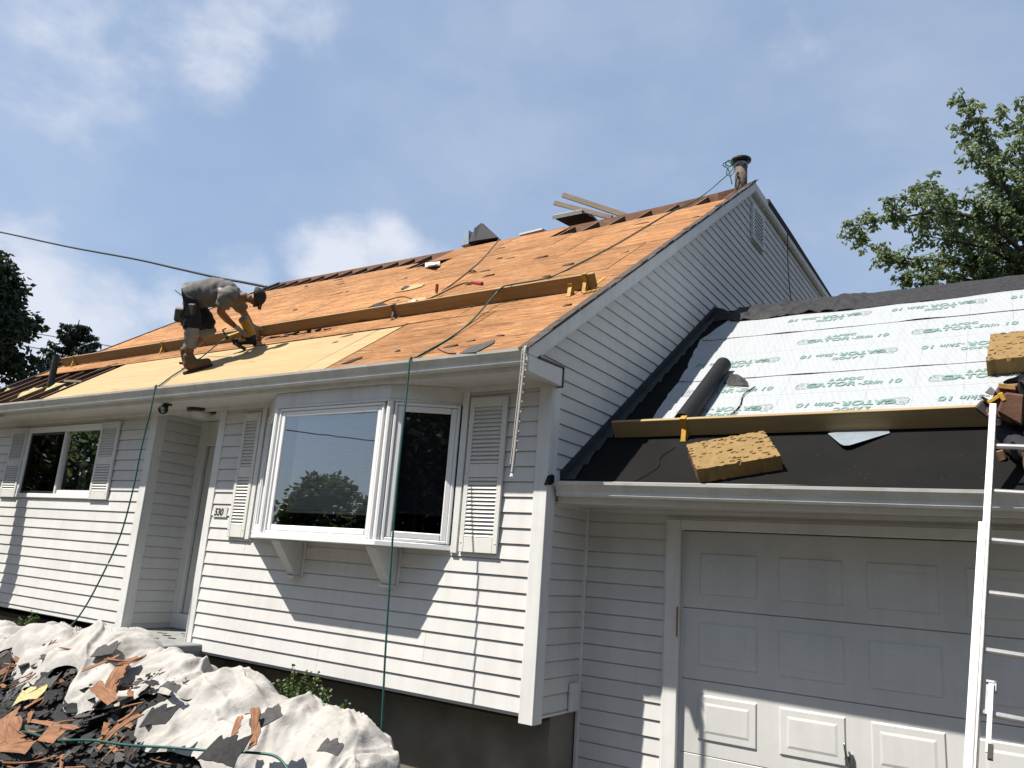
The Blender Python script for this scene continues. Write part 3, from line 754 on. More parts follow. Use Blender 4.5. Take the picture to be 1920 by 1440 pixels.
for (x0, x1) in [(-10.1,-8.9), (-8.9,-6.45), (-6.45,-4.0), (-4.0,-1.56), (-1.56,.085)]: sheet(x0, x1, .605 if x1 < -2 else rows[1][0], rows[1][1], 'ply_old', H0)
for (x0, x1) in [(-10.1,-7.7), (-7.7,-5.25), (-5.25,-2.8), (-2.8,-.36), (-.36,.085)]: sheet(x0, x1, *rows[2], 'ply_old', H0)
for (x0, x1) in [(-10.1,-8.95), (-8.95,-6.5), (-6.5,-4.06), (-4.06,-1.62), (-1.62,.085)]: sheet(x0, x1, *rows[3], 'ply_old', H0)
for (x0, x1, ya, yb) in [(-10.1,-7.72,4.32,4.22), (-7.72,-5.30,4.20,4.12), (-5.30,-4.86,3.75,3.75), (-4.46,-3.6,4.16,4.16), (-3.6,-2.28,4.14,4.14), (-2.28,-1.2,4.10,4.29), (-1.2,.085,4.29,4.50)]:
    sheet(x0, x1, 3.545, ya, 'ply_old', H0, top=yb)
sheet(-4.86, -4.46, 3.545, 3.66, 'ply_old', H0)
for (x0, x1, y0) in [(-5.05,-4.46,3.98), (-4.46,-3.7,4.16), (-3.7,-2.72,4.14)]: sheet(x0, x1, y0, ridge_y(x0)-.03, 'ply_old', H0, top=ridge_y(x1)-.03)
# vent pipe stub near the eave, far end
part(MB().tube([main(-8.6,.10)-Vector((0,0,.2)), main(-8.6,.10)+Vector((0,0,.42))], .045, 12), 'vent_stub', 'black_metal')
# flue with cap near the gable peak
cp = part(MB().tube([(-.085,5.28,7.25),(-.085,5.28,7.66),(-.085,5.28,7.95)], .092, 18), 'flue_pipe', 'rust', smooth=True)
part(MB().tube([(-.085,5.28,7.95),(-.085,5.28,8.06)], .098, 18), 'flue_collar', 'galvanised', cp, smooth=True)
part(MB().tube([(-.085,5.28,8.04),(-.085,5.28,8.06),(-.085,5.28,8.085),(-.085,5.28,8.105)], [.125,.15,.15,.09], 18), 'flue_cap', 'black_metal', cp)

# ------------------------------------------------------------------ garage roof, door
part(MB().prism([(.105,2.461),(.105,2.401+GS*.105),(3.88,G0+GS*3.88),(7.6,G0+GS*3.88-GS*3.72),(7.6,G0+GS*3.88-GS*3.72-.12),(3.88,G0+GS*3.88-.12),(.17,2.403),(.17,2.505)], 0, .004, 4.62), 'garage_roof', 'membrane')
# step flashing where garage roof meets the gable
b = MB(); b.prism([(.19,G0+GS*.19+.008),(.19,G0+GS*.19+.085),(3.93,G0+GS*3.93+.085),(3.93,G0+GS*3.93+.008)], 0, .0155, .022); part(b, 'wall_flashing', 'flashing')
k = 0; y = .19
while y < 3.8:
    o = MB().hexa([gar(.024,y,.004),gar(.145+rnd.uniform(-.03,.015),y,.012),gar(.13+rnd.uniform(-.03,.015),y+.19,.022),gar(.024,y+.21,.006),
                   gar(.024,y,.007),gar(.145,y,.016),gar(.13,y+.19,.026),gar(.024,y+.21,.010)]).build('step_flashing', 'flashing', house); y += .215
gt = part(MB().box(.765, .885, YG-.05, YG-.003, -.02, 2.285), 'garage_door_frame', 'trim', bevel=.006)
part(MB().box(.8855, 3.47, YG-.05, YG-.003, 2.205, 2.285), 'frame_head', 'trim', gt, bevel=.006)
part(MB().box(3.4705, 3.60, YG-.05, YG-.003, -.02, 2.285), 'frame_side', 'trim', gt, bevel=.006)
part(MB().box(.748, .7645, YG-.030, YG-.002, -.02, 2.30), 'frame_channel', 'trim', gt)
part(MB().box(.7646, 3.6, YG-.030, YG-.002, 2.2855, 2.30), 'frame_channel', 'trim', gt)
part(MB().box(.8705, .8845, YG-.064, YG-.0505, 1.37, 1.60), 'sensor_block', 'handle_brown', gt, bevel=.004)
YD = YG + .012
gd = part(MB().box(.8855, 3.47, YD+.02, YD+.05, -.02, 2.203), 'garage_door', 'door_white')
tag(gd, 'white panelled sectional garage door')
for sct in range(4):
    z0, z1 = sct*.533+.0025, (sct+1)*.533-.0025 if sct < 3 else 2.20
    part(MB().box(.8865, 3.469, YD, YD+.0195, z0, z1), 'door_section', 'door_white', gd, bevel=.003)
    for pnl in range(4):
        xa = 1.03+pnl*.613; xb = xa+.46; za, zb_ = sct*.533+.105, sct*.533+.435
        m_ = .028; e = .055
        fr = MB()
        fr.hexa([(xa,YD+.004,za),(xb,YD+.004,za),(xb,YD+.004,zb_),(xa,YD+.004,zb_),(xa+.014,YD-.011,za+.014),(xb-.014,YD-.011,za+.014),(xb-.014,YD-.011,zb_-.014),(xa+.014,YD-.011,zb_-.014)])
        o = part(fr, 'raised_panel', 'door_white', gd)
        part(MB().hexa([(xa+e,YD-.0105,za+e),(xb-e,YD-.0105,za+e),(xb-e,YD-.0105,zb_-e),(xa+e,YD-.0105,zb_-e),(xa+e+.02,YD-.0155,za+e+.02),(xb-e-.02,YD-.0155,za+e+.02),(xb-e-.02,YD-.0155,zb_-e-.02),(xa+e+.02,YD-.0155,zb_-e-.02)]), 'panel_field', 'door_white', gd)
hx, hz = 2.105, .70
part(MB().tube([(hx,YD-.001,hz),(hx,YD-.03,hz)], .016, 10), 'lock_stem', 'chrome', gd)
part(MB().tube(catmull([(hx-.012,YD-.034,hz+.10),(hx-.004,YD-.04,hz+.04),(hx+.004,YD-.04,hz-.03),(hx+.02,YD-.034,hz-.07)],4), [.009]*13, 8), 'lock_handle', 'chrome', gd, smooth=True)
part(MB().tube([(hx+.012,YD-.001,hz-.10),(hx+.012,YD-.02,hz-.10)], .022, 12), 'lock_plate', 'chrome', gd)
part(MB().bar((hx+.028,YD-.012,hz+.03),(hx+.034,YD-.012,hz-.11), .018, .02, (0,1,0)), 'lock_bar', 'chrome', gd)
# ================================================================== underlayment on the garage roof
def seen_at(px, py, depth): return CAM + ray(px, py)*depth
def on_plane(px, py, n, p0):
    d = ray(px, py); n = Vector(n); return CAM + d*((Vector(p0)-CAM).dot(n)/d.dot(n))
def on_main(px, py, h=0.0): return on_plane(px, py, MN, main(0, 0, h))
def on_gar(px, py, h=0.0): return on_plane(px, py, GN, gar(0, 0, h))
def at_y(px, py, y): return on_plane(px, py, (0,1,0), (0,y,0))

def wob(x, y, s=3.0, seed=0.0): return mnoise.noise(Vector((x*s, y*s, seed)))
def strip(name, y0, y1, xl, x1, h, seed, lift=.0):
    # a printed sheet with a torn, slightly curling left edge
    def fn(a, t):
        y = y0 + (y1-y0)*t; xa = interp(t, [0,.25,.5,.75,1], xl) + .02*wob(0, y, 9, seed)
        x = xa + (x1-xa)*(a**1.5)
        hh = h + .004*wob(x, y, 4, seed) + .003
        hh += .030*max(0, 1-a/.10)*(.5+.5*wob(0, y, 6, seed+3)) + (.014*max(0, (.12-t)/.12)*max(0, wob(x, 0, 2.2, seed+8)))
        return gar(x, y, max(hh, h))
    b = MB().grid(fn, 60, 14)
    o = b.build(name, 'underlayment', house, smooth=True, recalc=False)
    return o
s1 = strip('underlayment_sheet', .84, 1.90, [.42,.42,.39,.37,.37], 4.62, .005, 1)
s2 = strip('underlayment_sheet', 1.87, 2.95, [.37,.34,.28,.24,.19], 4.62, .011, 2)
s3 = strip('underlayment_sheet', 2.91, 3.60, [.22,.25,.30,.36,.44], 4.62, .017, 3)
# the print: wordmark, maker's mark with its triangle, and a line drawn gator head emblem
HEADS = [  # strokes in a unit box: snout to the right
 [(.05,.35),(.10,.62),(.22,.82),(.34,.90),(.44,.82),(.50,.74),(.66,.72),(.84,.74),(.96,.66),(.98,.56),(.90,.50),(.70,.50),(.52,.46)],
 [(.05,.35),(.10,.18),(.24,.08),(.42,.10),(.60,.16),(.78,.20),(.90,.26),(.93,.34),(.80,.36),(.62,.33),(.50,.38),(.52,.46)],
 [(.20,.60),(.26,.70),(.34,.68),(.34,.60),(.26,.57),(.20,.60)], [(.28,.62),(.30,.65)], [(.84,.66),(.88,.69),(.92,.66)],
 [(.56,.50),(.59,.42),(.62,.50),(.66,.43),(.69,.50),(.73,.43),(.76,.50),(.80,.44),(.84,.50)],
 [(.54,.38),(.58,.44),(.61,.36),(.66,.43),(.70,.36)], [(.12,.40),(.20,.46),(.30,.44),(.40,.50)], [(.14,.26),(.26,.24),(.38,.30)],
 [(.38,.78),(.48,.66),(.60,.64)], [(.10,.50),(.06,.62),(.12,.74)], [(.20,.84),(.16,.92),(.26,.90)], [(.62,.62),(.72,.64),(.80,.60)], [(.30,.16),(.34,.22),(.46,.18)]]
def ribbon(b, pts, w):
    pts = [Vector(p) for p in pts]
    for i in range(len(pts)-1):
        d = (pts[i+1]-pts[i]); n = Vector((-d.y, d.x, 0)).normalized()*w/2 if d.length else Vector((0,w/2,0)); e = d.normalized()*w*.3
        k = len(b.v); b.v += [pts[i]-n-e, pts[i+1]-n+e, pts[i+1]+n+e, pts[i]+n-e]; b.f.append((k, k+1, k+2, k+3))
def emblem_tpl():
    b = MB()
    for i, st in enumerate(HEADS): ribbon(b, [(p[0]*.235, p[1]*.175, 0) for p in st], .0042 if i > 1 else .0055)
    return b
def wordmark_tpl():
    b = MB(); x = 0
    def add(txt, size, ox, oy, **kw):
        vs, fs = textmesh(txt, size, **kw); k = len(b.v); b.v += [Vector((v.x+ox, v.y+oy, 0)) for v in vs]; b.f += [tuple(i+k for i in f) for f in fs]
        return max(v.x for v in vs)+ox
    e = add('GATOR', .125, .10, 0, shear=.10, offset=.0045, sx=1.15, spacing=1.05)
    e = add('-Skin', .120, e+.012, 0, shear=.25, offset=.0018, sx=1.0, spacing=1.05)
    e = add('10', .120, e+.035, 0, shear=.15, offset=.003, sx=1.15, spacing=1.05)
    add('APOC', .085, .40, .125, shear=.08, offset=.003, sx=1.15, spacing=1.05)
    k = len(b.v); b.v += [Vector((.325,.125,0)), Vector((.385,.125,0)), Vector((.355,.188,0)), Vector((.342,.138,0)), Vector((.368,.138,0)), Vector((.355,.166,0))]
    b.f += [(k,k+1,k+4,k+3), (k+1,k+2,k+5,k+4), (k+2,k,k+3,k+5)]
    mx = max(v.x for v in b.v); b.v = [Vector((.10+(v.x-.10)*.775/(mx-.10), v.y, 0)) for v in b.v]
    return b
EMB, WRD = emblem_tpl(), wordmark_tpl()
def stamp(tpl, name, x, y, flip, parent, h, mt='print_green'):
    b = MB(); s = -1 if flip else 1
    k_ = sqrt(1+GS*GS)
    b.v = [gar(x + s*v.x, y + s*v.y/k_, h) for v in tpl.v]; b.f = list(tpl.f)
    return tag(b.build(name, mt, parent, recalc=False), kind='stuff')
def print_row(sh, x0, y, flip, h, n0=-2, n1=4, xmin=.45, xmax=4.5):
    for i in range(n0, n1):
        x = x0 + 1.062*i
        lo, hi = (x, x+.92) if not flip else (x-.92, x)
        if lo < xmin-.12 or hi > xmax: continue
        stamp(WRD, 'wordmark', x+(.0 if not flip else 0), y, flip, sh, h); stamp(EMB, 'gator_emblem', x, y+(-.035 if not flip else .035), flip, sh, h)
print_row(s1, 1.56, 1.585, False, .0135); print_row(s1, 2.535, 1.295, True, .0135)
print_row(s2, 1.345, 2.575, False, .0195); print_row(s2, 2.345, 2.265, True, .0195)
print_row(s3, 1.985, 3.27, True, .0255)
# crumpled black felt over the garage ridge
def ridge_felt(a, t):
    x = .34 + (4.62-.34)*a; yy = 3.40 - .0*t + (.56+.16*max(0, .2-a))*t - .10*max(0, .18-a)
    w = .05*abs(wob(x, yy, 5, 9)) + .03*abs(wob(x, yy, 12, 4)); w *= 1.2 if a < .35 else .35
    if t < .75: return gar(x, yy + (.07*wob(x, 0, 1.4, 5) if t < .2 else 0), .022 + w)
    y_ = yy; zz = G0+GS*3.88 - GS*(y_-3.88)*.4 + .03 + w
    return Vector((x, y_, min(zz, (gar(x, y_, .022+w)).z)))
o = MB().grid(ridge_felt, 120, 12).build('ridge_felt', 'felt_grey', house, smooth=True, recalc=False)
# turned up black flap where felt meets the gable
part(MB().hexa([gar(.03,3.5,.01),gar(.42,3.55,.02),gar(.40,3.62,.02),gar(.03,3.62,.01),(.02,3.95,5.27),(.12,3.86,5.22),(.14,3.90,5.22),(.03,4.0,5.27)]), 'felt_flap', 'roll_black')

# ================================================================== planks and roof brackets
def plank(x0, x1, y, h, mt, label, P=main, n=MN, up=MU, lift=.012):
    # a board standing on edge, square to the roof
    b = MB(); b.obox(P(x0, y, lift), (x1-x0,0,0), up*.038, n*h)
    o = b.build('plank', mt, bevel=.003); tag(o, label, 'plank'); return o
plank(-9.93, -5.02, .875, .138, 'lumber_dark', 'long brown plank on edge at far end of the main roof, behind the bent worker')
plank(-5.05, -2.50, .915, .138, 'lumber', 'middle plank on edge right of the bent worker')
plank(-2.62, -.10, .875, .142, 'lumber', 'plank on edge ending at yellow bracket near the gable')
plank(.19, 4.5, .825, .155, 'lumber_pale', 'pale edged plank across the garage roof below the printed paper', gar, GN, GU)
def roof_bracket(x, y, h, mt, label, P=main, n=MN, up=MU, w=.034, tall=1.0, group=None):
    t = empty('roof_bracket', P(x, y), label, 'bracket', group); X = Vector((1,0,0))
    MB().obox(P(x, y, .004) - X*w/2 - up*.10, X*w, up*.55, n*.005).build('strap', mt, t)
    MB().obox(P(x, y, .010) - X*w/2 - up*.012, X*w, up*.009, n*(h*tall)).build('upright', mt, t)
    MB().hexa([P(x,y,.010)-X*w*.4-up*.095, P(x,y,.010)+X*w*.4-up*.095, P(x,y,.010)+X*w*.4-up*.085, P(x,y,.010)-X*w*.4-up*.085,
               P(x,y,.085*tall)-X*w*.4-up*.022, P(x,y,.085*tall)+X*w*.4-up*.022, P(x,y,.085*tall)+X*w*.4-up*.013, P(x,y,.085*tall)-X*w*.4-up*.013]).build('brace', mt, t)
    if tall >= 1: MB().obox(P(x, y, h+.014) - X*w/2 - up*.012, X*w, up*.066, n*.007).build('hook', mt, t)
    return t
roof_bracket(-9.55, .875, .138, 'bracket_yellow', 'yellow roof bracket at the far left end of the long plank')
roof_bracket(-7.12, .875, .138, 'bracket_yellow', 'yellow roof bracket just left of the bent worker')
roof_bracket(-2.66, .875, .142, 'bracket_steel', 'dark steel roof bracket where two planks overlap')
rb = roof_bracket(-.20, .875, .142, 'bracket_yellow', 'chipped yellow roof bracket by the gable edge with a slotted strap', w=.045)
for i in range(6):
    MB().obox(main(-.17+i*.04, .72+.014*i, .012), (.03,.01,.01), MU*.055, MN*.006).build('slotted_strap', 'bracket_yellow', rb)
roof_bracket(-.32, .80, .11, 'bracket_yellow', 'shorter yellow bracket left of the chipped one', w=.05, tall=.9)
roof_bracket(.86, .825, .155, 'tool_yellow', 'yellow strap bracket holding the garage roof plank', gar, GN, GU, w=.05)
roof_bracket(3.9, .825, .155, 'tool_yellow', 'second yellow bracket on the garage plank, past the ladder', gar, GN, GU, w=.05)

# ================================================================== tan foam blocks
def foam_block(o, ex, ey, n, h, label, seed):
    # slab with ragged rim and pits; o is its lower front corner on the roof
    o, ex, ey, n = Vector(o), Vector(ex), Vector(ey), Vector(n).normalized(); b = MB()
    NU, NV = 70, 48
    def fn(a, t):
        e = min(a, 1-a, t, 1-t); p = o + ex*a + ey*t
        p += ex.normalized()*.012*wob(a, t*3, 5, seed)*(1 if min(a, 1-a) < .02 else .2) + ey.normalized()*.014*wob(a*3, t, 6, seed+2)*(1 if min(t, 1-t) < .03 else .2)
        hh = h + .004*wob(a*2, t*2, 5, seed)
        q = mnoise.noise(Vector((a*15, t*34, seed*3.1)))
        if q > .40: hh -= min(.028, (q-.40)*.22)
        return p + n*hh
    b.grid(fn, NU, NV)
    def idx(i, j): return i*(NV+1)+j
    rim = [idx(i, 0) for i in range(NU+1)] + [idx(NU, j) for j in range(1, NV+1)] + [idx(i, NV) for i in range(NU-1, -1, -1)] + [idx(0, j) for j in range(NV-1, 0, -1)]
    k = len(b.v)
    for q in rim: v = b.v[q]; b.v.append(v - n*(n.dot(v-o)) + n*.002)
    L_ = len(rim)
    for i in range(L_): j = (i+1) % L_; b.f.append((rim[i], k+i, k+j, rim[j]))
    b.f.append(tuple(k+i for i in range(L_)))
    ob = b.build('foam_block', 'foam_tan'); tag(ob, label, 'foam block', 'foam kneeling blocks'); return ob
e1 = (Vector((.565,0,0)) + GU*.21); e2 = (GU*.47*.94 - Vector((1,0,0))*.245*.9)
foam_block(gar(1.225, .155, .002), e1, e2, GN, .115, 'pitted tan foam block lying below the garage plank by the gutter', 3)
foam_block(gar(3.05, 1.60, .016), Vector((.62,0,0))+GU*.05, GU*.62 + Vector((.03,0,0)), GN, .13, 'tan foam block above the tool belt at the right edge', 7)

# ================================================================== roll, scrap, metal sheet on the garage roof
t = empty('underlayment_roll', gar(.79, 1.5), 'rolled black underlayment leaning behind the garage plank', 'roll')
ax0, ax1 = gar(.80, .93, .085), gar(.775, 2.06, .085)
b = MB(); n_ = 26
for (p, off) in ((ax0, 0), (ax1, 0)):
    pass
MB().tube([ax0, ax0.lerp(ax1,.35), ax0.lerp(ax1,.7), ax1], [.082,.079,.078,.077], n_).build('rolled_sheet', 'roll_black', t, smooth=False)
b = MB(); b.tube([ax1-GU*.002, ax1+GU*.004], .058, 20); b.build('roll_core', 'felt_grey', t)
o = MB().grid(lambda a, q: gar(.86+.24*a+.03*q*a, 1.93-.17*a*1.0-.20*q*(1-a*.6), .018+.05*sin(a*pi)*(1-q)+.02*wob(a, q, 4, 3)), 10, 8).build('felt_scrap', 'felt_grey', smooth=True, recalc=False)
tag(o, 'crumpled dark felt scrap beside the black roll', 'scrap')
b = MB()
pl = [gar(2.005,.80,.006), gar(2.135,.60,.034), gar(2.165,.575,.036), gar(2.20,.58,.034), gar(2.44,.78,.008), gar(2.42,.86,.004), gar(2.03,.87,.004)]
k = len(b.v); b.v += pl + [p + GN*.003 for p in pl]; nn = len(pl); b.f.append(tuple(range(nn-1, -1, -1))); b.f.append(tuple(range(nn, 2*nn)))
for i in range(nn): b.f.append((i, (i+1) % nn, nn+(i+1) % nn, nn+i))
o = b.build('metal_scrap', 'blue_metal'); tag(o, 'blue grey triangular metal scrap sticking out under the garage plank', 'metal scrap')
o = MB().tube(catmull([gar(1.20,1.66,.02), gar(1.14,1.5,.022), gar(1.17,1.3,.022), gar(1.14,1.1,.022)], 5), [.004,.006]*8, 6).build('seam_tear', 'roll_black', s1)
o = MB().tube(catmull([gar(.83,.66,.01), gar(.76,.5,.012), gar(.80,.36,.012), gar(.70,.18,.01)], 6), .004, 6).build('cord', 'cable_black'); tag(o, 'thin black cord on the dark membrane left of the foam block', 'cord')

# ================================================================== ladder
lad = empty('ladder', (2.9, -1.296, 0), 'aluminium extension ladder leaning on the garage gutter', 'ladder')
LU = Vector((-.07094, -.44458, -.89574)); LA = Vector((3.1176, .0621, 2.7361)); LN = Vector((0, -.895, .445)); SP = .32573
LX = Vector((1, 0, -.06)).normalized()
def rail(off, top, bot, w, dpt, mt='aluminium'):
    a = LA + LX*off + LU*top; c_ = LA + LX*off + LU*bot
    b = MB(); b.obox(a - LX*w - LN*dpt/2, LX*.006 if False else LX*w, c_-a, LN*.006); b.obox(a - LX*.005 - LN*dpt/2, LX*.005, c_-a, LN*dpt); b.obox(a - LX*w + LN*(dpt/2-.006), LX*w, c_-a, LN*.006)
    return b.build('rail', mt, lad)
rail(-.004, -.30, 2.42, .036, .075); rail(.46, -.30, 2.42, .036, .075)
rail(-.012-.008, .56, 3.03, .040, .082); rail(.48, .56, 3.03, .040, .082)
for i in range(0, 9):
    p = LA + LU*(SP*i)
    MB().tube([p, p + LX*.42], .0165, 10).build('rung', 'aluminium', lad)
for off in (-.05, .44): MB().obox(LA + LX*off + LU*3.03 - LN*.05, LX*.07, LU*.07, LN*.10).build('foot', 'tool_black', lad)
p = LA + LU*(SP*5-.14) + LX*.015
lk = MB().obox(p - LN*.01, LX*.014, LU*.15, LN*.03).build('rung_lock', 'galvanised', lad)
MB().obox(p - LU*.02 - LN*.02, LX*.045, LU*.012, LN*.05).build('lock_top', 'galvanised', lk); MB().obox(p + LX*.035 - LU*.02 - LN*.02, LX*.010, LU*.05, LN*.05).build('lock_top', 'galvanised', lk)
MB().obox(p + LX*.012 + LU*.0 + LN*.03, LX*.022, LU*.34, LN*.012).build('lock_arm', 'aluminium', lk); MB().obox(p + LX*.022 + LU*.30 + LN*.02, LX*.022, LU*.07, LN*.03).build('lock_tip', 'tool_black', lk)

# ================================================================== hoses, rope, cables
def hose(name, pts, r, mt, label, cat='hose', n=7, res=8):
    o = MB().tube(catmull(pts, res), r, n).build(name, mt, smooth=True); tag(o, label, cat); return o
roofp = [on_main(x, y, .016) for (x, y) in [(1310,372),(1250,402),(1160,455),(1080,497),(1030,520)]]
pts = [(-.17,5.12,7.93), (-.16,5.02,7.78)] + roofp + [main(-1.05,.90,.165), main(-1.13,.86,.165), main(-1.22,.80,.10)]
pts += [on_main(x, y, .014) for (x, y) in [(880,606),(840,636),(805,656),(783,668)]]
pts += [Vector((at_y(772,682,-.49).x,-.48,3.512)), Vector((at_y(769,689,-.52).x,-.525,3.508)), Vector((at_y(767,694,-.54).x,-.543,3.47)), at_y(764,720,-.56), at_y(756,800,-.60), at_y(740,960,-.62), at_y(724,1200,-.64), at_y(708,1450,-.66), Vector((-.95,-.78,.02)), Vector((-1.2,-1.1,.04))]
hose('air_hose', pts, .0085, 'hose_green', 'green air hose from the flue over the roof hanging past the bay window')
cl = [Vector((-.20,5.14,7.93)), Vector((-.27,5.12,7.97)), Vector((-.22,5.1,8.02)), Vector((-.15,5.12,7.97)), Vector((-.22,5.1,7.90)), Vector((-.25,5.1,7.80)), Vector((-.18,5.1,7.76)), Vector((-.13,5.12,7.88)), Vector((-.22,5.08,7.99)), Vector((-.30,5.08,7.95)), Vector((-.22,5.1,7.86)), Vector((-.17,5.12,7.62))]
hose('hose_knot', cl, .008, 'hose_green', 'knotted green hose loops tied round the flue')
G_DEP = 9.62
pts = [seen_at(424.5,634.5,G_DEP)] + [seen_at(408,645,9.62)] + [on_main(x, y, .02) for (x, y) in [(380,668),(350,688),(320,707),(302,721)]]
pts += [Vector((at_y(293,731,-.49).x,-.48,3.512)), Vector((at_y(290,737,-.52).x,-.525,3.508)), Vector((at_y(288,745,-.54).x,-.543,3.47)), at_y(283,768,-.57), at_y(273,807,-.58), at_y(263,850,-.6), at_y(250,915,-.62), at_y(227,1000,-.65), at_y(195,1072,-.7), at_y(152,1150,-.78), at_y(110,1193,-.95), at_y(55,1225,-1.2), at_y(-30,1262,-1.5)]
hose('air_hose', pts, .0085, 'hose_green', 'green hose running from the nail gun over the gutter beside the porch')
hose('air_hose', [on_main(x, y, .012) for (x, y) in [(936,449),(905,485),(879,508),(850,531),(828,546)]], .009, 'hose_tan', 'tan hose from the ridge down to the red grips')
hose('air_hose', [on_main(x, y, .012) for (x, y) in [(668,588),(700,573),(738,559),(758,556),(772,560)]], .009, 'hose_tan', 'short tan hose curving behind the middle plank')
# doubled rope and its frayed braid at the gutter end
t = empty('rope', (.05,-.53,2.45), 'frayed grey rope hanging doubled from the gutter corner', 'rope')
b = MB(); p1 = catmull([(.03,-.46,3.50),(.052,-.535,3.48),(.06,-.545,3.36),(.055,-.55,3.15),(.045,-.555,2.85),(.033,-.555,2.58),(.028,-.555,2.50)], 8)
b.tube(p1, .013, 7).build('strand', 'rope', t, smooth=True)
b = MB(); b.tube(catmull([(.012,-.46,3.50),(.030,-.54,3.46),(.037,-.552,3.3),(.030,-.56,3.0),(.018,-.56,2.7),(.008,-.56,2.55)], 8), .006, 6).build('strand', 'rope', t, smooth=True)
for i in range(26):
    q = p1[min(len(p1)-1, 12+i)]; s_ = .018 if i % 2 else -.018
    MB().tube([q+Vector((s_*.4,0,.014)), q+Vector((s_,-.003,0)), q+Vector((s_*.4,0,-.014))], [.004,.007,.004], 5).build('braid_loop', 'rope', t)
for i in range(7):
    q = p1[28+rnd.randint(0, 8)]; MB().tube([q, q+Vector((rnd.uniform(.02,.05), 0, rnd.uniform(-.03,.04)))], [.004,.002], 5).build('fray', 'bracket_steel', t)
MB().tube([(.028,-.555,2.52),(.027,-.556,2.47)], [.004,.018], 7).build('rope_end', 'white_cover', t)
# service cable and wires beyond the house
hose('service_cable', [seen_at(-120,412,32), seen_at(0,435,30.5), seen_at(125,462,27), seen_at(250,485,24), seen_at(330,503,22), seen_at(410,521,19.8), seen_at(455,529,18.6), seen_at(500,538,17.5)], .032, 'cable_black', 'thick black service cable running from upper left to the ridge', 'cable')
hose('utility_wire', [seen_at(-200,585,46), seen_at(40,621,46), seen_at(215,650,46), seen_at(420,682,46)], .028, 'cable_black', 'upper thin wire crossing behind the spruce', 'wire')
hose('utility_wire', [seen_at(-200,615,46), seen_at(0,642,46), seen_at(110,659,46), seen_at(300,684,46)], .028, 'cable_black', 'lower thin wire crossing in front of the dark tree', 'wire')

# ================================================================== things along the ridge and on the deck
def timber(a, c_, w, h, mt, label):
    o = MB().bar(a, c_, w, h).build('timber', mt, bevel=.003); tag(o, label, 'timber')
timber((-1.80,4.98,7.36), (-3.05,5.02,8.02), .045, .085, 'grey_brown_wood', 'upper of two timbers jutting up over the ridge')
timber((-2.05,4.92,7.36), (-3.17,4.96,7.87), .045, .075, 'grey_brown_wood', 'lower of two timbers jutting up over the ridge')
t = empty('shingle_bundle', (-2.8,4.95,7.42), 'white wrapped shingle bundle tipped over the ridge below the timbers', 'bundle')
MB().obox((-3.02,4.80,7.46), (.50,.10,.05), (.05,.36,.02), (-.05,-.02,.07)).build('wrapper', 'shingle', t, bevel=.01)
MB().obox((-3.075,4.782,7.533), (.50,.10,.05), (.05,.36,.02), (-.01,-.004,.016)).build('wrapper_top', 'white_cover', t, bevel=.004)
MB().obox((-3.072,4.775,7.47), (.50,.10,.05), (.0,.006,.0), (-.012,-.004,.055)).build('wrapper_side', 'tool_grey', t)
t = empty('felt_bundle', (-4.65,4.95,7.42), 'black felt bundle with folded flap sitting on the ridge', 'bundle')
MB().hexa([(-5.05,4.88,7.38),(-4.86,4.86,7.38),(-4.86,5.2,7.38),(-5.05,5.2,7.38),(-5.02,4.9,7.60),(-4.90,4.88,7.66),(-4.90,5.2,7.66),(-5.02,5.2,7.60)]).build('bundle_end', 'blue_metal', t)
MB().hexa([(-4.89,4.85,7.38),(-4.24,4.84,7.38),(-4.24,5.25,7.36),(-4.89,5.25,7.36),(-4.86,4.9,7.62),(-4.62,4.88,7.72),(-4.62,5.2,7.72),(-4.86,5.2,7.62)]).build('felt_fold', 'tool_black', t, bevel=.03)
MB().hexa([(-4.70,4.83,7.40),(-4.20,4.82,7.37),(-4.20,4.86,7.37),(-4.70,4.86,7.40),(-4.80,4.9,7.68),(-4.62,4.86,7.735),(-4.60,4.9,7.735),(-4.78,4.93,7.68)]).build('felt_flap', 'tool_black', t)
o = MB().obox((-3.88,5.0,7.42), (.46,.02,.03), (0,.3,.03), (0,0,.035)).build('white_board', 'white_cover', bevel=.004); tag(o, 'thin white board peeking over the ridge left of the timbers', 'board')
# long handled tool with two red grips
t = empty('grip_tool', on_main(800,560), 'yellow long handled tool with two red grips lying behind the plank', 'tool')
h1 = [on_main(778,570,.04), on_main(815,555,.06), on_main(850,538,.10), on_main(872,530,.13), on_main(885,529.5,.14)]
MB().tube(catmull(h1, 6), .014, 8).build('handle', 'handle_brown', t, smooth=True)
MB().tube([h1[-1], on_main(904,532,.13)], .022, 10).build('grip', 'grip_red', t)
h2 = [on_main(786,571,.03), on_main(806,560,.03), on_main(819,552,.04)]
MB().tube(catmull(h2, 5), .014, 8).build('handle', 'handle_brown', t, smooth=True)
MB().tube([h2[-1], h2[-1]+Vector((0,-.01,.035))], .016, 8).build('handle_joint', 'tool_yellow', t)
MB().tube([h2[-1]+Vector((0,-.01,.035)), h2[-1]+Vector((.002,-.014,.125))], .02, 10).build('grip', 'grip_red', t)
for q in (772, 786): MB().obox(on_main(q,573,.01), (.05,.02,.01), (0,.05,.03), (0,-.02,.05)).build('jaw', 'galvanised', t, bevel=.006)
def flat_poly(pts, th, n, name, mt, label, cat, group=None):
    b = MB(); pts = [Vector(p) for p in pts]; nn = len(pts); b.v += pts + [p + Vector(n)*th for p in pts]
    b.f.append(tuple(range(nn-1, -1, -1))); b.f.append(tuple(range(nn, 2*nn)))
    for i in range(nn): b.f.append((i, (i+1) % nn, nn+(i+1) % nn, nn+i))
    o = b.build(name, mt); tag(o, label, cat, group); return o
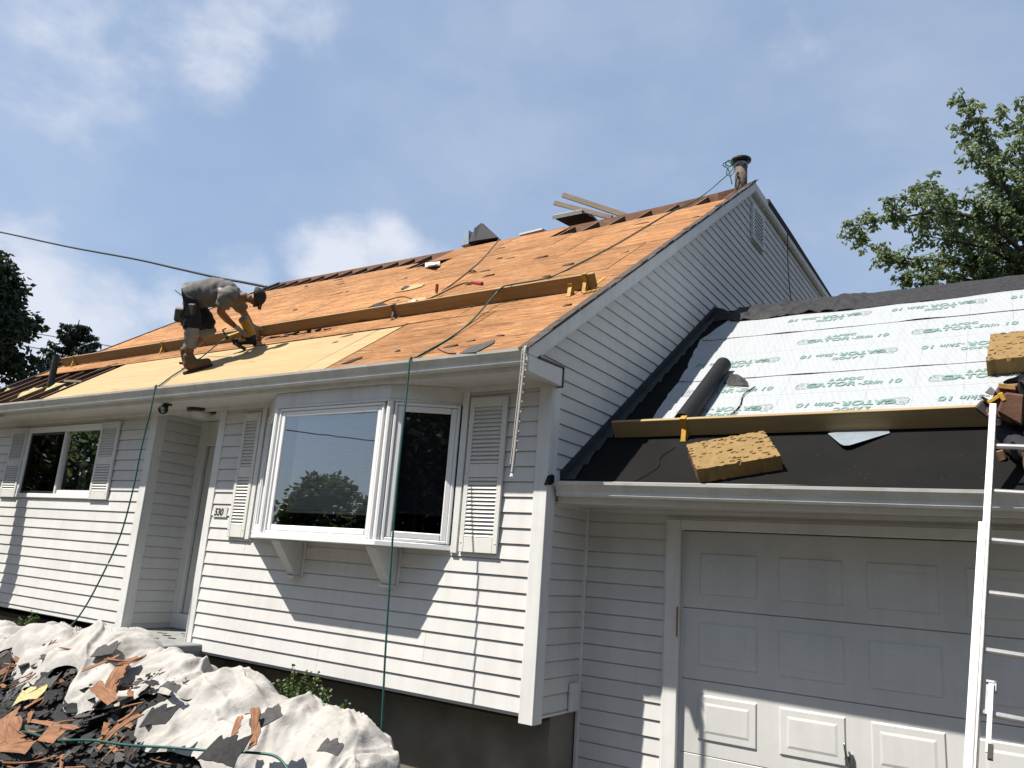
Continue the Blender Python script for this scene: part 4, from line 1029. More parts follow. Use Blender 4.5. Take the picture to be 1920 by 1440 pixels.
flat_poly([on_main(x, y, .008) for (x, y) in [(752,573),(775,561),(800,558),(796,566),(768,574)]], .01, MN, 'wood_offcut', 'ply_new', 'pale plywood offcut beside the red gripped tool', 'offcut')
flat_poly([on_main(x, y, .008) for (x, y) in [(757,545),(768,536),(797,533),(790,538),(770,544),(741,549)]], .008, MN, 'wood_offcut', 'ply_new', 'pale torn plywood sliver in the middle of the roof', 'offcut')
flat_poly([on_main(x, y, .006) for (x, y) in [(752,543),(760,537),(770,538),(762,543)]], .012, MN, 'hole_patch', 'felt_grey', 'small dark patch standing in for a shaded hole at the pale sliver', 'scrap')  # dark piece stands in for the shade inside a hole
flat_poly([on_main(x, y, .01) for (x, y) in [(700,579),(716,573),(727,577),(722,583),(705,584)]] , .05, MN, 'felt_pad', 'roll_black', 'black felt pad behind the overlap of two planks', 'pad')
flat_poly([on_main(x, y, .008) for (x, y) in [(862,664),(880,652),(928,638),(926,644),(905,655),(893,661)]], .006, MN, 'shingle_scrap', 'shingle_grey', 'long grey shingle scrap on the deck just above the gutter', 'shingle')
flat_poly([on_main(x, y, .008) for (x, y) in [(820,654),(835,655),(850,659),(856,664),(842,664),(830,660)]], .012, MN, 'splinter_heap', 'shake', 'small tuft of brown splinters above the gutter', 'splinters')
flat_poly([on_main(x, y, .006) for (x, y) in [(640,683),(662,674),(680,669),(678,672),(655,681)]], .006, MN, 'shingle_scrap', 'shingle', 'thin dark shingle scrap at the edge of the new plywood', 'shingle')
o = MB().grid(lambda a, q: on_main(797+28*a, 502-9*q-3*a, .02+.07*sin(pi*a)*sin(pi*q)+.02*abs(wob(a, q, 6, 2))), 12, 10).build('torn_bag', 'print_paper', smooth=True, recalc=False); tag(o, 'crumpled pale bag stuffed in the hole near the ridge', 'bag')
# rubbish tucked under the long plank right of the worker
for i in range(10):
    x = 480+i*14+rnd.uniform(-4, 4); yb = 640-i*2.2
    p = on_main(x, yb, .004); o = MB().obox(p, (rnd.uniform(.05,.16), rnd.uniform(-.03,.03), 0), MU*rnd.uniform(.02,.06)+Vector((.01,0,0)), MN*rnd.uniform(.008,.03)).build('shingle_scrap', 'shingle' if i % 3 else 'shake')
    tag(o, 'small dark scrap caught under the plank right of the worker', 'shingle', 'scraps under the plank')
# splinters left on the stripped deck, each a loose sliver
spl = []
for i in range(48):
    x = rnd.uniform(-9.5, -.15); y = rnd.uniform(-.4, 4.0)
    if x < -7.3 and y < .7: continue
    if .5 < y < 1.0: continue
    L_ = rnd.uniform(.07, .26); w = rnd.uniform(.004, .013); a = rnd.uniform(-.3, .3)
    d_ = Vector((1,0,0))*cos(a) + MU*sin(a); s_ = MU*cos(a) - Vector((1,0,0))*sin(a)
    p = main(x, y, .006); b = MB(); q = [p, p+d_*L_*.4+s_*w, p+d_*L_, p+d_*L_*.5-s_*w*.6]
    lift = MN*rnd.uniform(.004, .018); b.hexa(q + [v+MN*.004+(lift if k in (1,2) else Vector()) for k, v in enumerate(q)])
    pale = rnd.random() < .25
    o = b.build('splinter', 'ply_new' if pale and y > .6 else 'rafter'); tag(o, 'loose wood sliver lying on the stripped deck', 'splinter', 'slivers on the stripped deck')
# insulation showing between the bare rafters
for (px, py, w, dy, lab) in [(14,735,.34,.16,'yellow insulation tuft between bare rafters at the far left'), (62,738,.50,.22,'yellow insulation beside the black vent stub'), (112,728,.55,.20,'yellow insulation at the new plywood corner')]:
    c_ = on_main(px, py, -.06)
    o = MB().grid(lambda a, q: main(c_.x-.25*w+(a-.5)*w, c_.y+(q-.5)*dy*1.8, -.10+.09*sin(pi*a)*sin(pi*q)+.035*wob(a*3, q*3, 2.5, px)), 16, 12).build('insulation', 'insulation', smooth=True, recalc=False)
    tag(o, lab, 'insulation')
for (a, c_) in [((-8.05,.44),(-7.85,.62)), ((-8.3,.15),(-7.55,.02))]:
    o = MB().bar(main(*a, -.005), main(*c_, -.005), .05, .03).build('blocking', 'grey_brown_wood', house)
# unseen felt strip added at the eave to cast a shadow on the left wall
o = MB().grid(lambda a, q: (-9.02+.34*a+.05*sin(q*5)+(.05*wob(a, q, 7, 1) if q < .1 else 0), -.56+.04*sin(q*6+a*2), 1.75+.25*abs(wob(a, 0, 5, 4))+(3.5-1.75)*q), 8, 24).build('shadow_felt_strip', 'felt_grey', smooth=True, recalc=False)
tag(o, 'unseen dark felt strip added at the eave to shade the left wall', 'felt')
# ================================================================== debris heap in front of the house
def crest(x): return interp(x, [-9,-7.2,-6.4,-5.4,-4.4,-3.4,-2.85,-2.5,-1.9,-1.4,-.95,-.60,-.42,-.3], [.45,.55,.66,.76,.83,.80,.76,.70,.64,.60,.50,.34,.12,.0])
def heap(x, y):
    c_ = crest(x); yc = -.95 + .12*wob(x, 0, 1.3, 2)
    if y > yc: h = c_*max(0, 1-((y-yc)/.62)**2)
    else:
        t_ = (yc-y); h = c_*(1/(1+(t_/.62)**2.1)) - .03*t_
    return max(h, 0.0)
def hpt(x, y, o=0.0): return Vector((x, y, heap(x, y)+o))
def hnorm(x, y):
    e = .03; return Vector((heap(x-e, y)-heap(x+e, y), heap(x, y-e)-heap(x, y+e), 2*e)).normalized()
# fine rubble: thousands of crumbs on a dark heap, nobody could count them
b = MB().grid(lambda a, t: hpt(-8.2+8.1*a, -3.3+3.0*t, -.035+.05*abs(wob(-8.2+8.1*a, 3*t, 6, 4))), 130, 50)
for i in range(3800):
    x = rnd.uniform(-6.8, -.9); y = rnd.uniform(-3.0, -1.15)
    if x > -2.2 and y > -1.45: continue
    p = hpt(x, y, rnd.uniform(.0, .05)); s_ = rnd.uniform(.012, .05); n_ = (hnorm(x, y) + Vector((rnd.gauss(0,.4), rnd.gauss(0,.4), 0))).normalized()
    u_ = n_.orthogonal().normalized(); a = rnd.random()*6.28; u2 = u_*cos(a) + n_.cross(u_)*sin(a); v2 = n_.cross(u2)
    k = len(b.v); b.v += [p-u2*s_*.6, p+v2*s_*rnd.uniform(.3,.7), p+u2*s_, p-v2*s_*rnd.uniform(.3,.6)]; b.f.append((k, k+1, k+2, k+3))
o = b.build('rubble', 'shingle', base=(-4,-1.8,0), recalc=False); tag(o, 'dark crumbled shingle rubble under the torn pieces', 'rubble', kind='stuff')

# crumpled white tarps
_cr = {}
def creases(seed):
    # random straight creases, some meeting in common points like gathered cloth
    if seed in _cr: return _cr[seed]
    r = random.Random(seed*97); L_ = []
    for i in range(46):
        kx, ky = r.uniform(-7.6, -.4), r.uniform(-1.75, -.5)
        for j in range(r.choice((1, 2, 3, 5))):
            a = r.gauss(.3, .9); ln = r.uniform(.18, .75)
            L_.append((kx, ky, cos(a), sin(a), ln, r.uniform(.028, .075)*(.55+.45*(ln/.75)), r.uniform(.032, .085)))
    _cr[seed] = L_; return L_
import numpy as np
def crease_field(X, Y, seed):
    H = np.zeros_like(X)
    for (kx, ky, dx, dy, ln, hh, w) in creases(seed):
        ux, uy = X-kx, Y-ky; t_ = ux*dx + uy*dy; d_ = np.abs(-ux*dy + uy*dx); w2 = w*(.5+.9*np.clip(t_, 0, ln)/ln)
        v = hh*np.clip(1-d_/w2, 0, 1)**1.2*np.clip((ln-t_)/(ln*.5), 0, 1)*np.clip((t_+.06)/.10, 0, 1)
        H = np.maximum(H, v) + .15*np.minimum(H, v)
    return H
def tarp(name, pts_lo, pts_hi, nu, nv, seed, amp, label):
    # cloth between two edge polylines (near edge, house edge) draped over the heap
    lo, hi = catmull([(p[0], p[1], 0) for p in pts_lo], 12), catmull([(p[0], p[1], 0) for p in pts_hi], 12)
    def at(P, a):
        f = a*(len(P)-1); i = min(int(f), len(P)-2); return P[i].lerp(P[i+1], f-i)
    A, Tt, Px = [], [], []
    for i in range(nu+1):
        l_, h_ = at(lo, i/nu), at(hi, i/nu)
        for j in range(nv+1): Px.append(l_.lerp(h_, j/nv)); A.append(i/nu); Tt.append(j/nv)
    X = np.array([p.x + .05*wob(p.x, p.y, 3, seed) for p in Px]); Y = np.array([p.y + .05*wob(p.x, p.y, 3, seed+5) for p in Px])
    CF = crease_field(X, Y, seed)
    # long gathers running down the slope
    ph = np.array([2.2*mnoise.noise(Vector((p.x*1.1, p.y*.5, seed))) for p in Px])
    ga = np.array([max(0, .5+mnoise.noise(Vector((p.x*.8, p.y*.8, seed+11)))) for p in Px])
    CF = CF + .030*ga*(1-np.abs(np.sin(X*5.5 + Y*2.0 + ph*2))**.7) + .016*ga*(1-np.abs(np.sin(X*12 - Y*3 + ph*4))**.8)
    b = MB()
    for k, p in enumerate(Px):
        x, y = p.x, p.y; a, t_ = A[k], Tt[k]; e = min(1, min(a, 1-a, t_, 1-t_)/.07)
        q = Vector((x, y, seed)); wv = Vector((mnoise.noise(q*1.7), mnoise.noise(q*1.7+Vector((5,2,8))), 0))*.22; g_ = Vector(((x+wv.x)*1.0, (y+wv.y)*.62, seed))
        vo = .19*mnoise.voronoi(g_*2.1)[0][0] + .085*mnoise.voronoi(g_*4.7+Vector((3,3,3)))[0][0] + .030*mnoise.voronoi(g_*10+Vector((7,1,3)))[0][0]
        f_ = CF[k]*.9*(.35+.65*e) + (vo-.07)*(.45+.55*e) + .05*mnoise.noise(q*1.4)
        hh = heap(x, y) - .005 + amp*f_
        b.v.append(Vector((x + .05*wob(x, y, 5, seed+4), y + .06*wob(x, y, 5, seed+7), max(hh, .01))))
    for i in range(nu):
        for j in range(nv): q = i*(nv+1)+j; b.f.append((q, q+nv+1, q+nv+2, q+1))
    o = b.build(name, 'tarp', smooth=True, recalc=False); tag(o, label, 'tarp'); return o
tarp('tarp', [(-7.6,-1.15),(-6.3,-1.25),(-5.2,-1.32),(-4.5,-1.62),(-4.0,-1.35),(-3.6,-1.62),(-3.0,-1.42),(-2.55,-1.32),(-2.2,-1.2)], [(-7.6,-.55),(-6.3,-.60),(-5.2,-.62),(-4.5,-.62),(-4.0,-.58),(-3.6,-.60),(-3.0,-.56),(-2.6,-.60),(-2.25,-.66)], 320, 66, 2.7, 1.05, 'long crumpled white tarp along the heap before the porch')
tarp('tarp', [(-2.62,-1.52),(-2.35,-1.72),(-2.0,-1.60),(-1.62,-1.66),(-1.25,-1.70),(-.95,-1.60),(-.72,-1.45),(-.60,-1.35)], [(-2.75,-.62),(-2.4,-.58),(-2.0,-.56),(-1.6,-.58),(-1.2,-.60),(-.9,-.66),(-.62,-.78),(-.48,-1.0)], 180, 80, 8.3, 1.12, 'bunched white tarp at the right end of the heap')

# torn shingles and cedar shakes, one object each
def torn(w, l, seed, th, jag):
    # a broken slab: three fairly straight sides and one ragged tear, gently curled
    r = random.Random(seed); top = []
    sk = r.uniform(-.25, .25)*l; n = 8; ph = r.random()*9
    for i in range(n): top.append((-w/2 + w*i/n, -l/2 + sk*(i/n-.5)*.5 + r.uniform(-.03, .03)*l))
    for i in range(3): top.append((w/2 + r.uniform(-.05, .05)*w*jag, -l/2 + l*i/3 + sk*.25))
    for i in range(14, -1, -1): top.append((-w/2*.96 + w*.96*i/14, l/2 + sk*(i/14-.5) + jag*l*(.12*sin(i*.9+ph) + r.uniform(-.10, .10))))
    for i in range(2, 0, -1): top.append((-w/2 + r.uniform(-.05, .05)*w*jag, -l/2 + l*i/3))
    b = MB(); bend = r.uniform(-.5, .5); tw = r.uniform(-.4, .4)
    def lift(x, y): return bend*x*x/(w+.01)*1.1 + tw*x*y/(w+l)
    nn = len(top); b.v += [Vector((x, y, lift(x, y))) for x, y in top] + [Vector((x, y, lift(x, y)+th)) for x, y in top]
    k = len(b.v); b.v += [Vector((0, 0, 0)), Vector((0, 0, th))]
    for i in range(nn): b.f += [(k, (i+1) % nn, i), (k+1, nn+i, nn+(i+1) % nn), (i, (i+1) % nn, nn+(i+1) % nn, nn+i)]
    return b
tpl_s, tpl_w = [], []
for i in range(12):
    me = torn(.13+.045*(i % 4), .08+.03*(i % 3), 100+i, .005, 1.3).mesh('shingle_piece', Vector()); me.materials.append(M['shingle' if i % 3 else 'shingle_grey']); tpl_s.append(me)
for i in range(10):
    me = torn(.14+.05*(i % 6), .013+.011*(i % 4), 300+i, .007, 1.0).mesh('shake_piece', Vector()); me.materials.append(M['shake']); tpl_w.append(me)
def drop(me, name, x, y, lift, tilt, label, cat, group, sc=1.0, az=None):
    n_ = (hnorm(x, y) + Vector((rnd.gauss(0, tilt), rnd.gauss(0, tilt), 0))).normalized()
    a = rnd.random()*6.283 if az is None else az
    u_ = Vector((cos(a), sin(a), 0)); u_ = (u_ - n_*u_.dot(n_)).normalized(); v_ = n_.cross(u_)
    o = bpy.data.objects.new(name, me); col.objects.link(o); o.scale = (sc, sc, 1)
    o.rotation_euler = Matrix((u_, v_, n_)).transposed().to_euler(); o.location = hpt(x, y, lift); tag(o, label, cat, group); return o
for i in range(285):
    y = rnd.uniform(-2.9, -1.25); x = rnd.uniform(-6.5, -1.0)
    if x > -2.3 and y > -1.75: continue
    drop(rnd.choice(tpl_s), 'torn_shingle', x, y, rnd.uniform(.015, .07), .32, 'torn dark shingle piece lying in the rubble before the tarps', 'shingle', 'torn shingles in the heap', rnd.uniform(.55, 1.15))
for i in range(190):
    y = rnd.uniform(-2.9, -1.25); x = rnd.uniform(-6.2, -1.3)
    if x > -2.4 and y > -1.7: continue
    drop(rnd.choice(tpl_w), 'split_shake', x, y, rnd.uniform(.03, .09), .28, 'split brown shake lying in the rubble before the tarps', 'shake', 'split shakes in the heap', rnd.uniform(.6, 1.25))
# scraps on the tarps, each told apart by where it lies
def big_piece(px, py, y, w, l, seed, mt, name, label, cat, az, tilt=(0,0), th=.006, jag=.9, lift=.10, n=None):
    me = torn(w, l, seed, th, jag).mesh(name, Vector()); me.materials.append(M[mt])
    p = at_y(px, py, y) + Vector((.02,-.05,.02)); n_ = Vector((tilt[0], -.72+tilt[1], .75)).normalized()
    u_ = Vector((cos(az), 0, sin(az))); u_ = (u_ - n_*u_.dot(n_)).normalized(); v_ = n_.cross(u_)
    o = bpy.data.objects.new(name, me); col.objects.link(o); o.rotation_euler = Matrix((u_, v_, n_)).transposed().to_euler(); o.location = p; tag(o, label, cat); return o
big_piece(206,1222,-1.16, 0.26, 0.14, 11, 'shingle_grey', 'torn_shingle', 'large grey torn shingle on the tarp nearest the porch step', 'shingle', .5)
big_piece(230,1262,-1.30, .40, .15, 12, 'shake', 'split_shake', 'broad orange brown shake hanging below the large grey shingle', 'shake', -1.25)
big_piece(198,1247,-1.34, .34, .035, 13, 'shake', 'split_shake', 'thin dark brown shake left of the broad orange one', 'shake', .9)
big_piece(250,1245,-1.36, .46, .03, 14, 'shake', 'split_shake', 'thin shake crossing the top of the broad orange one', 'shake', .35)
big_piece(205,1305,-1.52, .44, .10, 15, 'shake', 'split_shake', 'torn shake lying where the tarp meets the rubble', 'shake', -.35)
big_piece(290,1285,-1.32, 0.15, 0.03, 16, 'shingle', 'torn_shingle', 'small dark shingle flake in the middle of the long tarp', 'shingle', -.05)
big_piece(325,1288,-1.36, 0.22, 0.06, 17, 'shingle_grey', 'torn_shingle', 'grey shingle strip on the long tarp near the bunched one', 'shingle', -.1)
big_piece(505,1350,-1.50, 0.22, 0.14, 18, 'shingle_grey', 'torn_shingle', 'grey shingle standing against the bunched tarp', 'shingle', 1.1)
big_piece(487,1375,-1.62, .36, .06, 19, 'shake', 'split_shake', 'orange shake leaning on the bunched tarp', 'shake', -1.0)
big_piece(452,1362,-1.60, .16, .05, 20, 'shake', 'split_shake', 'short shake left of the leaning orange one', 'shake', -1.2)
big_piece(625,1402,-1.52, 0.18, 0.09, 21, 'shingle_grey', 'torn_shingle', 'grey shingle patch lying on the rounded end of the bunched tarp', 'shingle', .15)
big_piece(425,1408,-1.82, 0.31, 0.18, 22, 'shingle', 'torn_shingle', 'wide black shingle sheet below the bunched tarp', 'shingle', .05)
big_piece(305,1345,-1.70, 0.26, 0.16, 23, 'shingle', 'torn_shingle', 'black curled shingle sheet between the two tarps', 'shingle', .3)
big_piece(98,1285,-1.46, 0.22, 0.14, 24, 'shingle_grey', 'torn_shingle', 'grey shingle slab at the left end of the long tarp', 'shingle', .35)
big_piece(45,1300,-1.52, 0.29, 0.17, 25, 'shingle_grey', 'torn_shingle', 'wide grey shingle slab at the left picture edge', 'shingle', .6)
big_piece(60,1305,-1.62, .26, .15, 26, 'insulation', 'torn_shingle', 'pale yellowish torn sheet on the grey slab', 'sheet', .6)
big_piece(25,1360,-1.95, .50, .16, 27, 'shake', 'split_shake', 'broad orange shake at the left picture edge', 'shake', -.6)
big_piece(28,1400,-2.10, .46, .12, 28, 'shake', 'split_shake', 'second broad shake below the one at the left edge', 'shake', .35)
big_piece(110,1362,-1.85, .60, .035, 29, 'shake', 'split_shake', 'long thin straight shake across the left rubble', 'shake', .12)
big_piece(228,1370,-1.85, .34, .05, 30, 'shake', 'split_shake', 'upright shake stuck in the rubble', 'shake', 1.4)
big_piece(105,1380,-1.95, .22, .13, 31, 'shake', 'split_shake', 'triangular orange shake in the left rubble', 'shake', .2)
big_piece(205,1188,-.80, .40, .05, 32, 'shake', 'split_shake', 'dark splintered shake on the porch edge', 'shake', .22)
big_piece(120,1197,-.70, 0.38, 0.05, 33, 'shingle', 'torn_shingle', 'black felt strip below the left wall', 'felt', .1)
for (x, y, l) in [(-5.1,.15,.12), (-4.85,.05,.10), (-4.72,.22,.07), (-4.6,-.05,.09), (-4.95,.35,.14), (-4.5,.12,.2), (-4.75,-.2,.16)]:
    o = MB().obox((x,y,.797), (l,.02,.0), (-.01,.03,.0), (0,0,.006)).build('porch_scrap', 'shake' if l > .11 else 'shingle'); tag(o, 'small scrap lying on the grey porch floor', 'scrap', 'scraps on the porch')
hose('air_hose', [at_y(-20,1378,-2.0), at_y(40,1372,-1.98), at_y(75,1380,-1.98), at_y(100,1388,-2.0), at_y(170,1388,-1.98), at_y(240,1397,-1.95), at_y(320,1402,-1.9), at_y(400,1408,-1.82), at_y(480,1412,-1.75), at_y(520,1420,-1.72), at_y(545,1450,-1.75)], .009, 'hose_green', 'green hose lying across the rubble below the tarps')
hose('cord', [at_y(-20,1262,-1.35), at_y(30,1248,-1.2), at_y(70,1225,-1.05), at_y(110,1205,-.9), at_y(150,1192,-.75)], .012, 'cable_black', 'black cord bundle draped over the left tarp end', 'cord')
hose('cord', [at_y(-20,1250,-1.35), at_y(40,1236,-1.2), at_y(90,1212,-1.0), at_y(130,1196,-.85)], .010, 'cable_black', 'second black cord above the bundle on the left tarp', 'cord')

# weeds at the foundation
def weed(x, y, z0, n, hgt, spread, seed, label):
    r = random.Random(seed); t = empty('weed_plant', (x, y, 0), label, 'plant'); st, lf = MB(), MB()
    for i in range(n):
        a = r.random()*6.28; l = hgt*r.uniform(.55, 1.05); sp = spread*r.uniform(.2, 1)
        p = [Vector((x+r.uniform(-.05,.05), y+r.uniform(-.05,.05), z0)), Vector((x+cos(a)*sp*.4, y+sin(a)*sp*.25, z0+l*.6)), Vector((x+cos(a)*sp, y+sin(a)*sp*.5, z0+l))]
        pp = catmull(p, 7); st.tube(pp, [.005]*(len(pp)-1)+[.002], 4)
        for q in pp[2:]:
            for k_ in range(5):
                d_ = Vector((r.gauss(0,1), r.gauss(0,1), r.gauss(.3,.7))).normalized(); s_ = r.uniform(.018, .036); w_ = d_.orthogonal().normalized()*s_*.42
                c_ = q + d_*.012; k2 = len(lf.v); lf.v += [c_, c_+d_*s_*.5+w_, c_+d_*s_, c_+d_*s_*.5-w_]; lf.f.append((k2, k2+1, k2+2, k2+3))
    st.build('stem', 'leaf_weed', t); tag(lf.build('leaves', 'leaf_weed', t, recalc=False), kind='stuff')
weed(-2.28, -.34, .0, 30, .74, .36, 1, 'green weed clump between the bunched tarp and the foundation')
weed(-1.95, -.34, .0, 24, .66, .34, 2, 'smaller weed clump right beside the first by the foundation')
weed(-7.15, -.42, .0, 26, .80, .45, 3, 'weed clump by the foundation under the sliding window')
weed(-6.45, -.45, .0, 18, .60, .4, 4, 'low weed clump left of the porch edge')

# ================================================================== trees
def leafq(b, c_, d_, s_, r, wid=.62, foldk=.18):
    w_ = d_.cross(Vector((r.gauss(0,1), r.gauss(0,1), r.gauss(0,1)))).normalized()*s_*wid*.5; n_ = d_.cross(w_).normalized()
    k = len(b.v); m_ = c_ + d_*s_*.45 - n_*s_*foldk
    b.v += [c_, c_+d_*s_*.5+w_, c_+d_*s_, c_+d_*s_*.5-w_, m_]; b.f += [(k, k+1, k+4), (k+1, k+2, k+4), (k+2, k+3, k+4), (k+3, k, k+4)]
def limb_tree(name, base, hub, tips, leaf, mat_leaf, seed, label, twigs=9, per=16, trunk_r=.22, group=None, start=.35):
    r = random.Random(seed); t = empty(name, base, label, 'tree', group)
    tk, br, lf = MB(), MB(), MB()
    base, hub = Vector(base), Vector(hub)
    tp = catmull([base, base.lerp(hub,.5)+Vector((r.uniform(-.2,.2), r.uniform(-.2,.2), 0)), hub], 6); tk.tube(tp, [trunk_r*(1-.5*i/len(tp)) for i in range(len(tp))], 9)
    for tip in tips:
        tip = Vector(tip); L_ = (tip-hub).length
        mid = hub.lerp(tip, .5) + Vector((r.gauss(0,.08), r.gauss(0,.08), r.uniform(.02,.16)))*L_
        pp = catmull([hub - Vector((0,0,.3)), mid, tip], 9); k_ = len(pp)
        br.tube(pp, [max(.012, trunk_r*.38*(1-i/k_)**1.2) for i in range(k_)], 5)
        for i in range(int(k_*start), k_):
            for q in range(twigs if i < k_-1 else twigs+3):
                if r.random() < .35: continue
                d_ = Vector((r.gauss(0,1), r.gauss(0,1), r.gauss(.05,.75))).normalized(); tl = r.uniform(.12, .62)*(1.25-.6*i/k_)
                e_ = pp[i] + d_*tl + Vector((0,0,-.10*tl))
                br.tube([pp[i], pp[i].lerp(e_,.5)+Vector((0,0,.04)), e_], [.010,.008,.004], 3, caps=False)
                for l_ in range(per):
                    f = r.uniform(.35, 1.08); c_ = pp[i].lerp(e_, f) + Vector((r.gauss(0,.045), r.gauss(0,.045), r.gauss(0,.04)))
                    dd = (Vector((r.gauss(0,.8), r.gauss(0,.8), -.75+r.gauss(0,.35)))).normalized()
                    leafq(lf, c_, dd, leaf*r.uniform(.65, 1.2), r)
    tk.build('trunk', 'bark', t, smooth=True); br.build('branches', 'bark', t); tag(lf.build('crown', mat_leaf, t, recalc=False), kind='stuff'); return t
tp = [(1582,425,17.6),(1605,452,17.9),(1640,408,17.2),(1668,372,17.0),(1655,480,18.2),(1690,520,18.0),(1720,352,18.3),(1745,340,17.2),(1730,440,17.0),(1770,480,18.6),(1808,188,18.0),(1835,205,17.6),(1800,240,18.4),
      (1815,285,17.4),(1850,330,18.4),(1830,380,17.0),(1790,410,18.8),(1880,215,18.3),(1915,190,17.8),(1905,270,17.2),(1880,420,17.2),(1850,500,17.6),(1905,360,18.6),(1950,300,17.6),(1990,220,18.2),(1960,430,18.2),(2030,330,17.8),(2060,450,18.),(1930,520,17.),(1785,540,17.6),(1700,560,17.4),(2120,300,18.2),(2100,180,18.4),(2010,130,18.2)]
limb_tree('maple_tree', (5.4,15.0,0), seen_at(2040,600,18.2), [seen_at(*q) for q in tp], .135, 'leaf_maple', 5, 'broad leafed green tree rising behind the garage roof', 6, 12, .26, start=.25)

def blob_tree(name, base, height, rad, zlo, n, leaf, mt, seed, label, group=None, sq=1.0):
    r = random.Random(seed); t = empty(name, base, label, 'tree', group); base = Vector(base); lf, tk = MB(), MB()
    tk.tube([base, base+Vector((.1,0,height*.5)), base+Vector((0,0,height*.85))], [.28,.2,.06], 8)
    cl = []
    for i in range(58):
        z = r.uniform(zlo, height); f = max(.12, 1-((z-(zlo+height)/2)/((height-zlo)/2))**2)**.5
        a = r.random()*6.28; q = rad*f*r.uniform(.35, .95); c_ = base + Vector((cos(a)*q, sin(a)*q, z)); cl.append((c_, rad*r.uniform(.20,.42)))
        tk.tube([base+Vector((0,0,z*.75)), base.lerp(c_,.6)+Vector((0,0,z*.28)), c_], [.07,.04,.015], 4)
    for i in range(n):
        c_, q = r.choice(cl); d_ = Vector((r.gauss(0,1), r.gauss(0,1), r.gauss(0,.8))).normalized(); p = c_ + d_*q*(r.random()**.4)
        leafq(lf, p, Vector((r.gauss(0,1), r.gauss(0,1), r.gauss(-.3,.7))).normalized(), leaf*r.uniform(.6, 1.3), r)
    tk.build('trunk', 'bark', t); tag(lf.build('crown', mt, t, recalc=False), kind='stuff'); return t
pc = seen_at(-52,600,32); blob_tree('dark_tree', (pc.x, pc.y, 0), 13.2, 2.35, 3.0, 20000, .30, 'leaf_dark', 3, 'dense dark tree cut by the left picture edge')
# spruce top behind the roof
def spruce(base, height, rad, seed, label):
    r = random.Random(seed); t = empty('spruce_tree', base, label, 'tree'); base = Vector(base); tk, lf = MB(), MB()
    tk.tube([base, base+Vector((0,0,height))], [.3,.02], 8)
    z = 4.0
    while z < height-.15:
        f = (height-z)/(height-4.0)
        for q in range(7):
            a = r.random()*6.28; L_ = (rad*f**.75+.25)*r.uniform(.75, 1.1); dr = .12
            p0 = base+Vector((0,0,z)); p1 = p0+Vector((cos(a)*L_*.5, sin(a)*L_*.5, -.10*L_)); p2 = p0+Vector((cos(a)*L_, sin(a)*L_, .12*L_))
            pp = catmull([p0, p1, p2], 7); tk.tube(pp, [.03*(1-i/len(pp))+.006 for i in range(len(pp))], 4)
            for c_ in pp[1:]:
                for k_ in range(15):
                    side = Vector((-sin(a), cos(a), 0))*r.uniform(-1, 1)*.20
                    s0 = c_ + side + Vector((r.gauss(0,.05), r.gauss(0,.05), 0)); dd = Vector((r.gauss(0,.35), r.gauss(0,.35), -1+r.gauss(0,.4))).normalized()
                    leafq(lf, s0, dd, r.uniform(.14,.34), r, .32)
        z += r.uniform(.28, .42)
    tk.build('trunk', 'bark', t); tag(lf.build('crown', 'needle', t, recalc=False), kind='stuff')
sp_ = seen_at(128,700,38); spruce((sp_.x, sp_.y, 0), seen_at(128,592,38).z, 3.4, 9, 'shaggy spruce top standing behind the far roof end')
# road trees and wires mirrored in the glass, plus trees added to block skylight
for i, (x, y, hh, rd, lab) in enumerate([(-29.5,-26,5.4,2.6,'round tree over the road, left of the tall pair'), (-25.0,-26,4.6,1.5,'narrow tree over the road mirrored in the bay window'), (-36,-14,9.5,4.2,'big tree far down the road mirrored in the sliding window'), (-31,-8,7.5,3.4,'tree on the verge mirrored beside the big one'),
                                     (2.5,-27,12,5.5,'tall broad tree straight across the road'), (9.5,-28,11,5.,'tall tree across the road, right of the broad one'), (-5,-29,9,4.2,'tree across the road left of the broad one'),
                                     (10.5,3.5,9.5,3.6,'unseen tree added right of the garage to keep skylight off the gable'), (11.5,10.5,10.5,4.0,'second unseen tree added on the right to keep skylight off the gable'),  # last two added out of view to block skylight from the gable
                                     (-12,-21,10,4.6,'tree added across the road opposite the porch to cut sky fill'), (-2,-21,11,5.0,'tree added across the road opposite the bay window to cut sky fill'), (7.5,-20,11,5.0,'tree added across the road opposite the garage to cut sky fill'), (16,-18,11,5.0,'tree added across the road furthest right to cut sky fill')]):  # these four added to lower sky fill on the front wall
    blob_tree('street_tree', (x, y, 0), hh, rd, 1.6, 6500, .42, 'leaf_street', 40+i, lab, 'trees across the road')
for i, (y, z, x0, x1, dz) in enumerate([(-15,7.4,-60,40,.0), (-15.4,8.3,-60,40,.0), (-16,9.4,-60,40,0), (-17,6.7,-60,40,1.6)]):
    hose('street_wire', [(x0, y, z), (x0*.5+x1*.5-25, y, z-.5+dz), (x0*.5+x1*.5+5, y, z-.6-dz*.5), (x1, y, z)], .025, 'cable_black', ['lowest level wire along the road', 'second wire along the road', 'topmost wire along the road', 'slanting wire crossing the others over the road'][i], 'wire', 5, 10)
